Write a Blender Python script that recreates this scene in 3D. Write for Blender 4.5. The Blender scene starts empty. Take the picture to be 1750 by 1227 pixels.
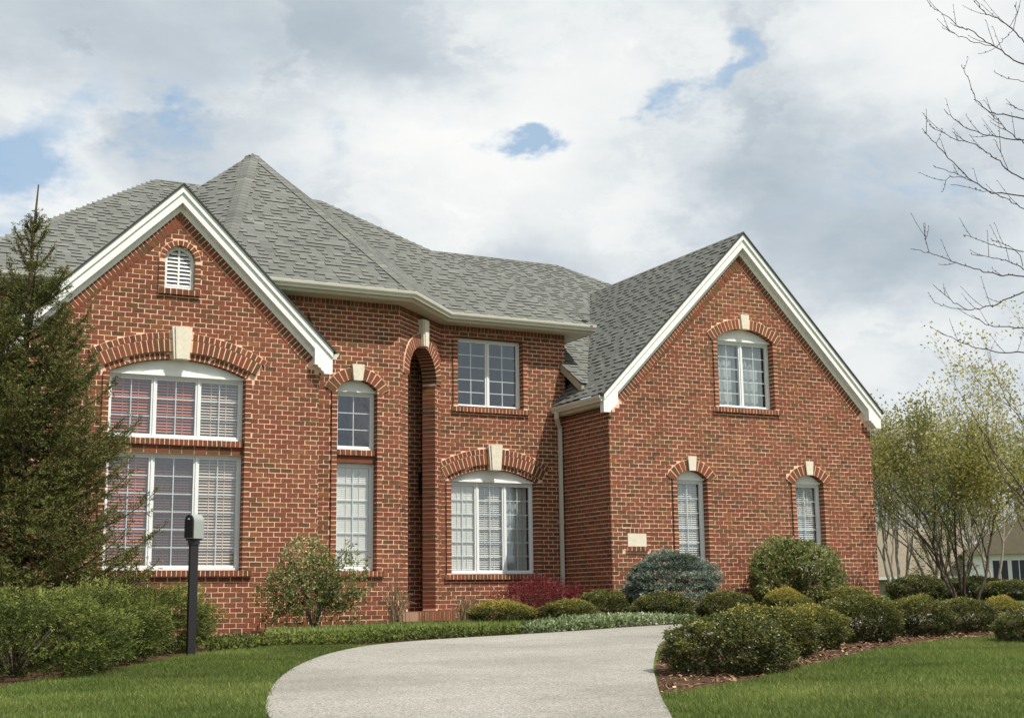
import bpy, math, random
import numpy as np
from mathutils import Matrix, Vector

SC = bpy.context.scene
COL = SC.collection
R_ = random.Random(7)
NR = np.random.default_rng(11)

# ------------------------------------------------------------------ camera, light, exposure
FPX, PITCH, YAW, ROLL = 2292.2, 0.17753, 0.47735, -0.01326
def cam_axes():
    cp, sp, cy, sy = math.cos(PITCH), math.sin(PITCH), math.cos(YAW), math.sin(YAW)
    f = Vector((sy*cp, cy*cp, sp)); r = Vector((cy, -sy, 0)); u = r.cross(f)
    cr, sr = math.cos(ROLL), math.sin(ROLL)
    return cr*r + sr*u, -sr*r + cr*u, f
cr_, cu_, cf_ = cam_axes()
cam = bpy.data.cameras.new('camera'); cam.sensor_width = 36.0
cam.lens = FPX/1750*36.0; cam.clip_start = 0.1; cam.clip_end = 3000
cob = bpy.data.objects.new('camera', cam); COL.objects.link(cob)
cob.matrix_world = Matrix(((cr_.x, cu_.x, -cf_.x, 0), (cr_.y, cu_.y, -cf_.y, 0), (cr_.z, cu_.z, -cf_.z, 0), (0, 0, 0, 1)))
SC.camera = cob

SUN = Vector((0.26, -0.49, 0.83)).normalized()
sl = bpy.data.lights.new('sun', 'SUN'); sl.energy = 4.9; sl.angle = math.radians(0.5); sl.color = (1.0, 0.955, 0.88)
so = bpy.data.objects.new('sun', sl); COL.objects.link(so)
so.rotation_euler = (-SUN).to_track_quat('-Z', 'Y').to_euler(); so.location = (5, -10, 30)
SC.view_settings.view_transform = 'Standard'; SC.view_settings.look = 'None'
SC.view_settings.exposure = 0.12; SC.view_settings.gamma = 1.0; SC.view_settings.use_curve_mapping = False
SC.cycles.max_bounces = 8; SC.cycles.transparent_max_bounces = 12; SC.cycles.diffuse_bounces = 3

def C(r, g, b):
    def l(c):
        c /= 255.0
        return c/12.92 if c <= 0.04045 else ((c+0.055)/1.055)**2.4
    return (l(r), l(g), l(b), 1.0)

W_ = bpy.data.worlds.new('World'); SC.world = W_; W_.use_nodes = True
def build_world():
    nt = W_.node_tree; N = nt.nodes; L = nt.links; N.clear()
    out = N.new('ShaderNodeOutputWorld'); bg = N.new('ShaderNodeBackground'); L.new(bg.outputs[0], out.inputs[0])
    tc = N.new('ShaderNodeTexCoord')
    sky = N.new('ShaderNodeTexSky'); sky.sky_type = 'NISHITA'; sky.sun_disc = False
    sky.sun_elevation = math.asin(SUN.z); sky.sun_rotation = math.atan2(SUN.x, SUN.y); sky.altitude = 200; sky.dust_density = 1.4
    def math_(op, a, b=None, c=None, clamp=False):
        n = N.new('ShaderNodeMath'); n.operation = op; n.use_clamp = clamp
        for i, v in enumerate((a, b, c)):
            if v is None: continue
            if isinstance(v, (int, float)): n.inputs[i].default_value = v
            else: L.new(v, n.inputs[i])
        return n.outputs[0]
    def vmath(op, a, b):
        n = N.new('ShaderNodeVectorMath'); n.operation = op
        for i, v in enumerate((a, b)):
            if isinstance(v, tuple): n.inputs[i].default_value = v
            else: L.new(v, n.inputs[i])
        return n
    def noise(vec, scale, detail, rough, dist=0.0):
        n = N.new('ShaderNodeTexNoise'); n.inputs['Scale'].default_value = scale; n.inputs['Detail'].default_value = detail
        n.inputs['Roughness'].default_value = rough; n.inputs['Distortion'].default_value = dist
        L.new(vec, n.inputs['Vector']); return n
    def mrange(v, a, b, c, d):
        n = N.new('ShaderNodeMapRange'); n.interpolation_type = 'SMOOTHSTEP'
        L.new(v, n.inputs[0])
        for i, x in enumerate((a, b, c, d)): n.inputs[i+1].default_value = x
        return n.outputs[0]
    dirv = vmath('NORMALIZE', tc.outputs['Generated'], (0, 0, 0)).outputs[0]
    flat = vmath('MULTIPLY', dirv, (1.0, 1.0, 1.9)).outputs[0]
    w1 = noise(flat, 7.0, 5, 0.6); w2 = noise(flat, 22.0, 5, 0.62)
    off1 = vmath('MULTIPLY', vmath('SUBTRACT', w1.outputs['Color'], (0.5, 0.5, 0.5)).outputs[0], (0.15, 0.15, 0.09)).outputs[0]
    off2 = vmath('MULTIPLY', vmath('SUBTRACT', w2.outputs['Color'], (0.5, 0.5, 0.5)).outputs[0], (0.07, 0.07, 0.045)).outputs[0]
    wd = vmath('ADD', vmath('ADD', dirv, off1).outputs[0], off2).outputs[0]
    def spots(lst):
        tot = None
        for (d, rad, amp) in lst:
            df = vmath('SUBTRACT', wd, d).outputs[0]
            df = vmath('MULTIPLY', df, (1.0, 1.0, 1.5)).outputs[0]
            ln = N.new('ShaderNodeVectorMath'); ln.operation = 'LENGTH'; L.new(df, ln.inputs[0])
            s = mrange(ln.outputs['Value'], rad*0.15, rad, amp, 0.0)
            tot = s if tot is None else math_('ADD', tot, s)
        return tot
    blue = spots([((0.10, 0.947, 0.304), 0.075, 1.25), ((0.148, 0.927, 0.347), 0.05, 0.7), ((0.218, 0.919, 0.33), 0.045, 0.7),
                  ((0.214, 0.914, 0.35), 0.035, 0.7), ((0.430, 0.838, 0.336), 0.032, 0.8), ((0.445, 0.832, 0.338), 0.026, 0.7), ((0.564, 0.733, 0.384), 0.036, 1.0),
                  ((0.550, 0.750, 0.368), 0.030, 0.95), ((0.527, 0.771, 0.356), 0.034, 0.95), ((0.03, 0.95, 0.30), 0.07, 0.9)])
    br = spots([((0.401, 0.861, 0.313), 0.14, 0.40), ((0.314, 0.886, 0.341), 0.12, 0.28), ((0.479, 0.804, 0.351), 0.16, 0.34),
                ((0.123, 0.936, 0.33), 0.10, 0.34), ((0.671, 0.724, 0.165), 0.12, 0.42), ((0.664, 0.639, 0.392), 0.15, 0.42),
                ((0.112, 0.955, 0.262), 0.12, 0.42), ((0.472, 0.791, 0.388), 0.10, 0.20), ((0.37, 0.88, 0.255), 0.10, 0.30), ((0.52, 0.80, 0.26), 0.10, 0.30)])
    gr = spots([((0.636, 0.726, 0.261), 0.17, 0.26), ((0.353, 0.891, 0.285), 0.07, 0.30), ((0.129, 0.916, 0.39), 0.17, 0.30),
                ((0.285, 0.883, 0.375), 0.16, 0.22), ((0.567, 0.762, 0.310), 0.12, 0.16), ((0.70, 0.698, 0.15), 0.07, 0.26), ((0.68, 0.70, 0.22), 0.10, 0.18)])
    n1 = noise(flat, 2.6, 9, 0.56, 0.3); n3 = noise(flat, 9.0, 8, 0.6, 0.2)
    val = math_('ADD', 0.41, math_('MULTIPLY', math_('SUBTRACT', n1.outputs['Fac'], 0.5), 0.60))
    val = math_('ADD', val, math_('MULTIPLY', math_('SUBTRACT', n3.outputs['Fac'], 0.5), 0.42))
    n4 = noise(wd, 5.0, 10, 0.58, 0.0)
    val = math_('ADD', val, mrange(n4.outputs['Fac'], 0.47, 0.545, -0.07, 0.09))
    val = math_('SUBTRACT', math_('ADD', val, br), gr, clamp=True)
    rp = N.new('ShaderNodeValToRGB'); L.new(val, rp.inputs[0])
    e = rp.color_ramp.elements; e[0].position = 0.0; e[0].color = C(166, 179, 189); e[1].position = 1.0; e[1].color = C(246, 246, 244)
    for p, c in ((0.22, C(186, 196, 204)), (0.42, C(207, 214, 219)), (0.62, C(226, 230, 231)), (0.82, C(236, 238, 237))):
        x = e.new(p); x.color = c
    n2 = noise(flat, 3.4, 7, 0.6, 0.4)
    hole = mrange(n2.outputs['Fac'], 0.60, 0.74, 0.0, 0.75)
    hole = math_('ADD', hole, mrange(math_('ADD', blue, math_('MULTIPLY', math_('SUBTRACT', n3.outputs['Fac'], 0.5), 2.4)), 0.05, 1.15, 0.0, 0.88), clamp=True)
    skyc = N.new('ShaderNodeVectorMath'); skyc.operation = 'MULTIPLY'; skyc.inputs[1].default_value = (0.125, 0.125, 0.125)
    L.new(sky.outputs[0], skyc.inputs[0])
    haze = N.new('ShaderNodeMixRGB'); haze.inputs[0].default_value = 0.6; haze.inputs[2].default_value = C(166, 198, 226)
    L.new(skyc.outputs[0], haze.inputs[1])
    mx = N.new('ShaderNodeMixRGB'); L.new(hole, mx.inputs[0]); L.new(rp.outputs[0], mx.inputs[1]); L.new(haze.outputs[0], mx.inputs[2])
    L.new(mx.outputs[0], bg.inputs[0]); bg.inputs[1].default_value = 1.0
build_world()

# ------------------------------------------------------------------ helpers
def G(x, y):
    return -.465 + .018*(min(max(y, -20), 25) - 21.65) + .012*(min(max(x, -40), 40) - 6.4)
def Gv(x, y):
    return -.465 + .018*(np.clip(y, -20, 25) - 21.65) + .012*(np.clip(x, -40, 40) - 6.4)

def root_loc(o):
    while o is not None and o.parent is not None: o = o.parent
    return Vector((0, 0, 0)) if o is None else o.location
def link(o, parent=None, kind=None):
    COL.objects.link(o)
    if parent is not None: o.parent = parent
    if kind: o['kind'] = kind
    return o
def tag(o, label, cat, group=None):
    o['label'] = label; o['category'] = cat
    if group: o['group'] = group
    return o
def empty(name, loc, label, cat, group=None, rz=0.0):
    o = bpy.data.objects.new(name, None); o.location = loc; o.rotation_euler = (0, 0, rz); o.empty_display_size = 0.2
    COL.objects.link(o); return tag(o, label, cat, group)

class MB:
    """collects faces in world space and links them as one mesh object"""
    def __init__(s): s.v = []; s.f = []; s.t = []
    def hexa(s, p, t=0.5, back=True):
        # p: 8 points, 0-3 ring on one side, 4-7 the ring opposite (same order)
        b = len(s.v); s.v += [tuple(q) for q in p]
        fs = [(4, 5, 6, 7), (0, 1, 5, 4), (1, 2, 6, 5), (2, 3, 7, 6), (3, 0, 4, 7)]
        if back: fs.append((3, 2, 1, 0))
        for f in fs: s.f.append(tuple(b+i for i in f)); s.t.append(t)
    def box(s, x0, x1, y0, y1, z0, z1, t=0.5):
        s.hexa([(x0, y1, z0), (x1, y1, z0), (x1, y1, z1), (x0, y1, z1), (x0, y0, z0), (x1, y0, z0), (x1, y0, z1), (x0, y0, z1)], t)
    def poly(s, pts, t=0.5):
        b = len(s.v); s.v += [tuple(q) for q in pts]; s.f.append(tuple(range(b, b+len(pts)))); s.t.append(t)
    def prism(s, pts, vec, t=0.5):
        n = len(pts); b = len(s.v); v = Vector(vec)
        s.v += [tuple(q) for q in pts] + [tuple(Vector(q)+v) for q in pts]
        s.f.append(tuple(range(b, b+n))); s.f.append(tuple(range(b+2*n-1, b+n-1, -1))); s.t += [t, t]
        for i in range(n):
            j = (i+1) % n; s.f.append((b+i, b+n+i, b+n+j, b+j)); s.t.append(t)
    def tube(s, pts, rad, sides=6, t=0.5, cap=True):
        pts = [Vector(p) for p in pts]; n = len(pts)
        rad = list(rad) if hasattr(rad, '__len__') else [rad]*n
        b0 = len(s.v)
        for i, p in enumerate(pts):
            d = (pts[min(i+1, n-1)]-pts[max(i-1, 0)]).normalized()
            a = d.cross(Vector((0, 0, 1)));  a = a if a.length > 0.05 else d.cross(Vector((1, 0, 0)))
            a.normalize(); c = d.cross(a)
            for k in range(sides):
                an = 2*math.pi*k/sides
                s.v.append(tuple(p + (a*math.cos(an)+c*math.sin(an))*rad[i]))
        for i in range(n-1):
            for k in range(sides):
                k2 = (k+1) % sides
                s.f.append((b0+i*sides+k, b0+i*sides+k2, b0+(i+1)*sides+k2, b0+(i+1)*sides+k)); s.t.append(t)
        if cap:
            s.f.append(tuple(b0+k for k in range(sides))[::-1]); s.f.append(tuple(b0+(n-1)*sides+k for k in range(sides))); s.t += [t, t]
    def build(s, name, mat, parent=None, kind=None, smooth=False, local=False):
        me = bpy.data.meshes.new(name)
        o0 = Vector((0, 0, 0)) if local else root_loc(parent)
        me.from_pydata([(a-o0.x, b-o0.y, c-o0.z) for a, b, c in s.v], [], s.f)
        at = me.attributes.new('tint', 'FLOAT', 'FACE'); at.data.foreach_set('value', np.array(s.t, np.float32))
        if smooth: me.polygons.foreach_set('use_smooth', [True]*len(me.polygons))
        me.materials.append(mat); me.update()
        return link(bpy.data.objects.new(name, me), parent, kind)

def fast_mesh(name, V, tint, mat, parent=None, kind=None, link_it=True):
    """V: (N,k,3) separate k-gons, tint (N,)"""
    N, k = V.shape[0], V.shape[1]
    me = bpy.data.meshes.new(name)
    me.vertices.add(N*k); me.vertices.foreach_set('co', np.ascontiguousarray(V, np.float32).ravel())
    me.loops.add(N*k); me.loops.foreach_set('vertex_index', np.arange(N*k, dtype=np.int32))
    me.polygons.add(N); me.polygons.foreach_set('loop_start', np.arange(0, N*k, k, dtype=np.int32))
    me.update(calc_edges=True)
    at = me.attributes.new('tint', 'FLOAT', 'FACE'); at.data.foreach_set('value', np.asarray(tint, np.float32))
    me.materials.append(mat)
    o = bpy.data.objects.new(name, me)
    return link(o, parent, kind) if link_it else o

# ------------------------------------------------------------------ materials
def new_mat(name):
    m = bpy.data.materials.new(name); m.use_nodes = True; m.node_tree.nodes.clear(); return m, m.node_tree.nodes, m.node_tree.links
def tint_mat(name, stops, rough=0.8, noise=(30.0, 0.25), bump=0.0, spec=0.3, trans=0.0, big=None, constant=False, sheen=0.0):
    """colour picked per piece by its 'tint', with grain; trans adds light shining through leaves"""
    m, N, L = new_mat(name)
    out = N.new('ShaderNodeOutputMaterial'); p = N.new('ShaderNodeBsdfPrincipled')
    at = N.new('ShaderNodeAttribute'); at.attribute_name = 'tint'
    rp = N.new('ShaderNodeValToRGB'); L.new(at.outputs['Fac'], rp.inputs[0])
    if constant: rp.color_ramp.interpolation = 'CONSTANT'
    e = rp.color_ramp.elements
    e[0].position, e[0].color = stops[0][0], stops[0][1]; e[1].position, e[1].color = stops[-1][0], stops[-1][1]
    for q, c in stops[1:-1]: e.new(q).color = c
    col = rp.outputs[0]
    tc = N.new('ShaderNodeTexCoord')
    nz = N.new('ShaderNodeTexNoise'); nz.inputs['Scale'].default_value = noise[0]; nz.inputs['Detail'].default_value = 6
    L.new(tc.outputs['Object'], nz.inputs['Vector'])
    def modulate(col, fac, amt):
        mr = N.new('ShaderNodeMapRange'); mr.inputs[1].default_value = 0.25; mr.inputs[2].default_value = 0.75
        mr.inputs[3].default_value = 1-amt; mr.inputs[4].default_value = 1+amt; L.new(fac, mr.inputs[0])
        mm = N.new('ShaderNodeVectorMath'); mm.operation = 'SCALE'; L.new(col, mm.inputs[0]); L.new(mr.outputs[0], mm.inputs['Scale'])
        return mm.outputs[0]
    col = modulate(col, nz.outputs['Fac'], noise[1])
    if big:
        nb = N.new('ShaderNodeTexNoise'); nb.inputs['Scale'].default_value = big[0]; nb.inputs['Detail'].default_value = 4
        L.new(tc.outputs['Object'], nb.inputs['Vector']); col = modulate(col, nb.outputs['Fac'], big[1])
    L.new(col, p.inputs['Base Color']); p.inputs['Roughness'].default_value = rough; p.inputs['Specular IOR Level'].default_value = spec
    if bump:
        b = N.new('ShaderNodeBump'); b.inputs['Strength'].default_value = bump; b.inputs['Distance'].default_value = 0.01
        L.new(nz.outputs['Fac'], b.inputs['Height']); L.new(b.outputs[0], p.inputs['Normal'])
    if trans:
        t = N.new('ShaderNodeBsdfTranslucent'); L.new(col, t.inputs[0]); mx = N.new('ShaderNodeMixShader'); mx.inputs[0].default_value = trans
        L.new(p.outputs[0], mx.inputs[1]); L.new(t.outputs[0], mx.inputs[2]); L.new(mx.outputs[0], out.inputs[0])
    else: L.new(p.outputs[0], out.inputs[0])
    return m
def flat_mat(name, c, rough=0.6, noise=(12.0, 0.08), **k): return tint_mat(name, [(0, c), (1, c)], rough, noise, **k)

M = {}
M['brick'] = tint_mat('brick', [(0.0, C(94, 64, 50)), (0.10, C(104, 78, 52)), (0.2, C(112, 73, 54)), (0.35, C(121, 74, 55)), (0.6, C(129, 78, 58)), (0.8, C(125, 71, 53)),
                               (0.88, C(136, 90, 58)), (0.95, C(116, 80, 58)), (1.0, C(138, 72, 57))], 0.9, (55.0, 0.28), 0.35, 0.15, big=(0.55, 0.18))
M['mortar'] = flat_mat('mortar', C(232, 194, 167), 0.95, (40.0, 0.15), bump=0.3, spec=0.1)
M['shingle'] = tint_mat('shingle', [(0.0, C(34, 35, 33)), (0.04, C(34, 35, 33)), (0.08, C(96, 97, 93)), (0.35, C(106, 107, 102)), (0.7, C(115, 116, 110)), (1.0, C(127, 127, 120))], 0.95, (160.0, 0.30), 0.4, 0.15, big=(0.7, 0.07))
M['deck'] = flat_mat('roof_deck', C(64, 67, 63), 0.95)
M['white'] = flat_mat('white_paint', C(235, 237, 232), 0.55, (9.0, 0.05), spec=0.3, big=(1.1, 0.05))
M['frame'] = flat_mat('white_vinyl', C(226, 229, 226), 0.4, (6.0, 0.03), spec=0.4)
M['gutter'] = flat_mat('gutter_paint', C(206, 204, 188), 0.45, (5.0, 0.06), spec=0.4)
M['soffit'] = flat_mat('soffit_paint', C(200, 194, 174), 0.6, (5.0, 0.05))
M['stone'] = flat_mat('limestone', C(218, 210, 190), 0.85, (18.0, 0.10), bump=0.15, spec=0.15)
M['greytrim'] = flat_mat('grey_trim', C(168, 158, 140), 0.7, (8.0, 0.1))  # greyer, darker trim tone for the small fascia where the roofs meet
M['warmblind'] = flat_mat('blind_slat_warm', C(248, 226, 206), 0.5, (4.0, 0.05), trans=0.15)
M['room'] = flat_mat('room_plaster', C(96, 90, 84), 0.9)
M['blind'] = flat_mat('blind_slat', C(243, 238, 228), 0.5, (4.0, 0.04), trans=0.15)
M['blindpink'] = flat_mat('blind_slat_wood', C(226, 142, 118), 0.5, (4.0, 0.06), trans=0.1)
M['blindwood'] = flat_mat('blind_slat_dark', C(112, 76, 64), 0.5, (4.0, 0.08))  # wood brown, darkened in colour for the middle sash without sun
M['sheer'] = flat_mat('sheer_fabric', C(214, 220, 216), 0.8, (3.0, 0.06), trans=0.35)
M['iron'] = flat_mat('black_metal', C(30, 28, 30), 0.5, (20.0, 0.1), spec=0.5)
M['bark'] = tint_mat('bark', [(0, C(58, 48, 40)), (1, C(110, 98, 84))], 0.95, (30.0, 0.35), 0.5, 0.1)
M['twig'] = tint_mat('twig', [(0, C(62, 55, 54)), (1, C(104, 92, 84))], 0.9, (30.0, 0.2), spec=0.15)
def glass_mat():
    m, N, L = new_mat('window_glass')
    out = N.new('ShaderNodeOutputMaterial'); tr = N.new('ShaderNodeBsdfTransparent'); gl = N.new('ShaderNodeBsdfGlossy')
    tr.inputs[0].default_value = (0.965, 0.98, 0.98, 1); gl.inputs['Roughness'].default_value = 0.01; gl.inputs[0].default_value = (0.9, 0.95, 1, 1)
    fr = N.new('ShaderNodeLayerWeight'); fr.inputs[0].default_value = 0.5
    pw = N.new('ShaderNodeMath'); pw.operation = 'POWER'; pw.inputs[1].default_value = 4.0; L.new(fr.outputs['Facing'], pw.inputs[0])
    tc = N.new('ShaderNodeTexCoord'); nz = N.new('ShaderNodeTexNoise'); nz.inputs['Scale'].default_value = 1.6; nz.inputs['Detail'].default_value = 1
    L.new(tc.outputs['Object'], nz.inputs['Vector'])
    b = N.new('ShaderNodeBump'); b.inputs['Strength'].default_value = 0.12; b.inputs['Distance'].default_value = 0.01
    L.new(nz.outputs['Fac'], b.inputs['Height']); L.new(b.outputs[0], gl.inputs['Normal'])
    ad = N.new('ShaderNodeMath'); ad.operation = 'MULTIPLY_ADD'; ad.inputs[1].default_value = 0.8; ad.inputs[2].default_value = 0.09; ad.use_clamp = True
    L.new(pw.outputs[0], ad.inputs[0])
    mx = N.new('ShaderNodeMixShader'); L.new(ad.outputs[0], mx.inputs[0]); L.new(tr.outputs[0], mx.inputs[1]); L.new(gl.outputs[0], mx.inputs[2])
    L.new(mx.outputs[0], out.inputs[0]); return m
M['glass'] = glass_mat()
def coord_mat(name, layers, rough=0.95, bump=(60, 0.3), dist=0.01):
    """layers: (scale, low, high, colour_a, colour_b) noise mixes multiplied into one ground colour"""
    m, N, L = new_mat(name)
    out = N.new('ShaderNodeOutputMaterial'); p = N.new('ShaderNodeBsdfPrincipled'); tc = N.new('ShaderNodeTexCoord')
    col = None
    for (sc, lo, hi, a, b, *voro) in layers:
        if voro:
            n = N.new('ShaderNodeTexVoronoi'); n.inputs['Scale'].default_value = sc; src = n.outputs['Color']
            sx = N.new('ShaderNodeSeparateColor'); L.new(src, sx.inputs[0]); src = sx.outputs[0]
        else:
            n = N.new('ShaderNodeTexNoise'); n.inputs['Scale'].default_value = sc; n.inputs['Detail'].default_value = 5; src = n.outputs['Fac']
        L.new(tc.outputs['Object'], n.inputs['Vector'])
        mr = N.new('ShaderNodeMapRange'); mr.inputs[1].default_value = lo; mr.inputs[2].default_value = hi; L.new(src, mr.inputs[0])
        mx = N.new('ShaderNodeMixRGB'); L.new(mr.outputs[0], mx.inputs[0]); mx.inputs[1].default_value = a; mx.inputs[2].default_value = b
        if col is None: col = mx.outputs[0]
        else:
            mu = N.new('ShaderNodeMixRGB'); mu.blend_type = 'MULTIPLY'; mu.inputs[0].default_value = 1.0
            L.new(col, mu.inputs[1]); L.new(mx.outputs[0], mu.inputs[2]); col = mu.outputs[0]
    L.new(col, p.inputs['Base Color']); p.inputs['Roughness'].default_value = rough; p.inputs['Specular IOR Level'].default_value = 0.2
    nb = N.new('ShaderNodeTexNoise'); nb.inputs['Scale'].default_value = bump[0]; nb.inputs['Detail'].default_value = 4; L.new(tc.outputs['Object'], nb.inputs['Vector'])
    b = N.new('ShaderNodeBump'); b.inputs['Strength'].default_value = bump[1]; b.inputs['Distance'].default_value = dist
    L.new(nb.outputs['Fac'], b.inputs['Height']); L.new(b.outputs[0], p.inputs['Normal']); L.new(p.outputs[0], out.inputs[0])
    return m
W1 = (1, 1, 1, 1)
M['lawn'] = coord_mat('lawn_soil', [(1.1, .3, .7, C(80, 94, 44), C(102, 112, 54)), (60, .3, .7, (.6, .6, .6, 1), W1)], bump=(80, .6), dist=.03)
M['drive'] = coord_mat('exposed_aggregate', [(95, 0.0, 1.0, C(134, 131, 124), C(206, 203, 194), 1), (160, .36, .56, (.58, .56, .53, 1), W1), (2.6, .35, .65, (.90, .90, .89, 1), W1), (0.45, .32, .62, (.76, .755, .74, 1), W1), (0.16, .35, .65, (.88, .87, .86, 1), W1)], 0.9, (140, .5), .006)
M['mulch'] = coord_mat('bark_mulch', [(28, .3, .7, C(74, 52, 38), C(122, 92, 68)), (110, .35, .65, (.45, .42, .4, 1), W1)], bump=(60, 1.0), dist=.03)
M['chip'] = tint_mat('mulch_chip', [(0, C(70, 48, 36)), (.5, C(120, 90, 66)), (.85, C(160, 130, 98)), (1, C(196, 170, 136))], .95, (30, .2))

# ------------------------------------------------------------------ ground, drive, beds
def ground_sheet(name, mat):
    xs = [-900, -40, 40, 900]; ys = [-900, -20, 25, 900]; m = MB(); b = []
    for y in ys:
        for x in xs: b.append((x, y, G(x, y)))
    m.v = b
    for j in range(3):
        for i in range(3): m.f.append((j*4+i, j*4+i+1, j*4+5+i, j*4+4+i)); m.t.append(.5)
    return m.build(name, mat, None, 'structure')
ground_sheet('lawn', M['lawn'])
def resample(pl, n):
    P = np.array(pl, float); d = np.r_[0, np.cumsum(np.hypot(*np.diff(P, axis=0).T))]
    q = np.linspace(0, d[-1], n); return np.c_[np.interp(q, d, P[:, 0]), np.interp(q, d, P[:, 1])]
def smooth(pl, it=2):
    P = np.array(pl, float)
    for _ in range(it):
        Q = [P[0]]
        for a, b in zip(P[:-1], P[1:]): Q += [a*.75+b*.25, a*.25+b*.75]
        Q.append(P[-1]); P = np.array(Q)
    return P
DL = smooth([(1.9, -8), (1.95, 3), (2.15, 6), (2.70, 8.79), (3.02, 9.86), (3.65, 11.64), (4.38, 13.31), (5.25, 14.95), (6.22, 16.3), (7.24, 17.05), (8.24, 17.36), (9.25, 17.6), (10.41, 17.95), (11.39, 18.40), (12.6, 18.75), (16, 19.0), (26, 19.4)])
DR = smooth([(3.7, -8), (3.75, 3), (4.2, 6.2), (4.85, 7.26), (5.58, 8.50), (6.42, 9.84), (7.15, 11.0), (8.5, 13.0), (9.9, 15.0), (11.3, 15.9), (13.2, 16.15), (17, 16.2), (26, 16.3)])
def strip(name, A, B, n, k, dz, mat, thick=0.05):
    A = resample(A, n); B = resample(B, n); m = MB(); rows = []
    for a, b in zip(A, B):
        r = []
        for j in range(k+1):
            q = a+(b-a)*j/k; r.append(len(m.v)); m.v.append((q[0], q[1], G(*q)+dz))
        rows.append(r)
    for r0, r1 in zip(rows[:-1], rows[1:]):
        for j in range(k): m.f.append((r0[j], r1[j], r1[j+1], r0[j+1])); m.t.append(.5)
    for e in (0, k):
        for r0, r1 in zip(rows[:-1], rows[1:]):
            b = len(m.v); p, q = m.v[r0[e]], m.v[r1[e]]
            m.v += [p, q, (q[0], q[1], q[2]-thick), (p[0], p[1], p[2]-thick)]; m.f.append((b, b+1, b+2, b+3)); m.t.append(.5)
    return m.build(name, mat, None, 'structure')
strip('driveway', DL, DR, 120, 6, 0.014, M['drive'])
def sheet(name, pts, dz, mat):
    m = MB(); m.poly([(x, y, G(x, y)+dz) for x, y in pts], .5); return m.build(name, mat, None, 'structure')
BED_R = [(5.62, 8.55), (6.16, 8.79), (7.11, 9.30), (8.58, 10.31), (10.53, 11.64), (12.22, 12.42), (13.6, 12.7), (16, 13.4), (20, 14.6), (20, 16.1), (17, 16.1), (13.2, 16.05), (11.3, 15.8), (9.9, 14.9), (8.5, 12.9), (7.15, 10.95), (6.42, 9.8)]
sheet('mulch_bed', BED_R, .006, M['mulch'])
BED_H = [(-3.0, 11.0), (1.5, 12.5), (2.2, 13.4), (2.9, 14.3), (3.8, 15.7), (4.4, 16.4), (5.3, 17.0), (6.2, 16.7), (7.24, 17.2), (8.24, 17.42), (9.25, 17.66), (10.41, 18.0), (11.39, 18.45), (12.6, 18.8), (16, 19.05), (24, 19.4), (24, 23), (19.7, 23), (2, 23.6), (-3, 23.6)]
sheet('planting_bed', BED_H, .005, M['mulch'])
for nm, poly, n in (('mulch_chips', BED_R, 9000), ):
    P = np.array(poly); lo, hi = P.min(0), P.max(0)
    def inside(pts, poly):
        x, y = pts[:, 0], pts[:, 1]; c = np.zeros(len(pts), bool); q = np.array(poly)
        for (x1, y1), (x2, y2) in zip(q, np.roll(q, -1, 0)):
            c ^= ((y1 > y) != (y2 > y)) & (x < (x2-x1)*(y-y1)/(y2-y1+1e-12)+x1)
        return c
    pts = NR.uniform(lo, hi, (n*3, 2)); pts = pts[inside(pts, poly)][:n]; n = len(pts)
    a = NR.uniform(0, 6.28, n); L = NR.uniform(.008, .028, n); Wd = NR.uniform(.004, .010, n)
    d = np.c_[np.cos(a), np.sin(a), NR.normal(0, .25, n)]; s = np.c_[-np.sin(a), np.cos(a), NR.normal(0, .3, n)]
    p = np.c_[pts, Gv(pts[:, 0], pts[:, 1])+NR.uniform(.012, .03, n)]
    V = np.stack([p-d*L[:, None]-s*Wd[:, None], p+d*L[:, None]-s*Wd[:, None], p+d*L[:, None]+s*Wd[:, None], p-d*L[:, None]+s*Wd[:, None]], 1)
    fast_mesh(nm, V, NR.random(n), M['chip'], None, 'stuff')

# ------------------------------------------------------------------ the house
HOUSE = empty('brick_house', (10.0, 24.0, -0.4), 'two storey red brick house with steep grey shingle roofs and white gable trim', 'house')
BH, BL, JT = 0.0813, 0.2032, 0.0165
ZB = -0.55
class Wall:
    def __init__(s, P0, P1, n_flip=False):
        s.o = Vector((P0[0], P0[1], 0)); d = Vector((P1[0]-P0[0], P1[1]-P0[1], 0)); s.len = d.length; s.d = d.normalized()
        s.n = Vector((s.d.y, -s.d.x, 0))
        if n_flip: s.n = -s.n
    def pt(s, a, dep, z):
        q = s.o + s.d*a + s.n*dep; return (q.x, q.y, z)
    def block(s, m, a0, a1, d0, d1, z0, z1, t=.5, back=True):
        m.hexa([s.pt(a0, d0, z0), s.pt(a1, d0, z0), s.pt(a1, d0, z1), s.pt(a0, d0, z1), s.pt(a0, d1, z0), s.pt(a1, d1, z0), s.pt(a1, d1, z1), s.pt(a0, d1, z1)], t, back)
BRICKS = []     # (wall, a0, a1, z0, z1, d0, d1, tint) : every brick of the house's walls
BW = MB()       # the bricks that are not singled out
MT = MB()       # mortar behind them
def rt():
    return min(1, max(0, R_.random()*.86+.05 if R_.random() < .82 else R_.choice((.02, .12, .95, .9, .14))))
def jig(w, m, a0, a1, d0, d1, z0, z1, t, back=False):
    j = lambda: R_.uniform(-.0028, .0028)
    m.hexa([w.pt(a0, d0, z0), w.pt(a1, d0, z0), w.pt(a1, d0, z1), w.pt(a0, d0, z1),
            w.pt(a0+j(), d1+j(), z0+j()), w.pt(a1+j(), d1+j(), z0+j()), w.pt(a1+j(), d1+j(), z1+j()), w.pt(a0+j(), d1+j(), z1+j())], t, back)
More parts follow.
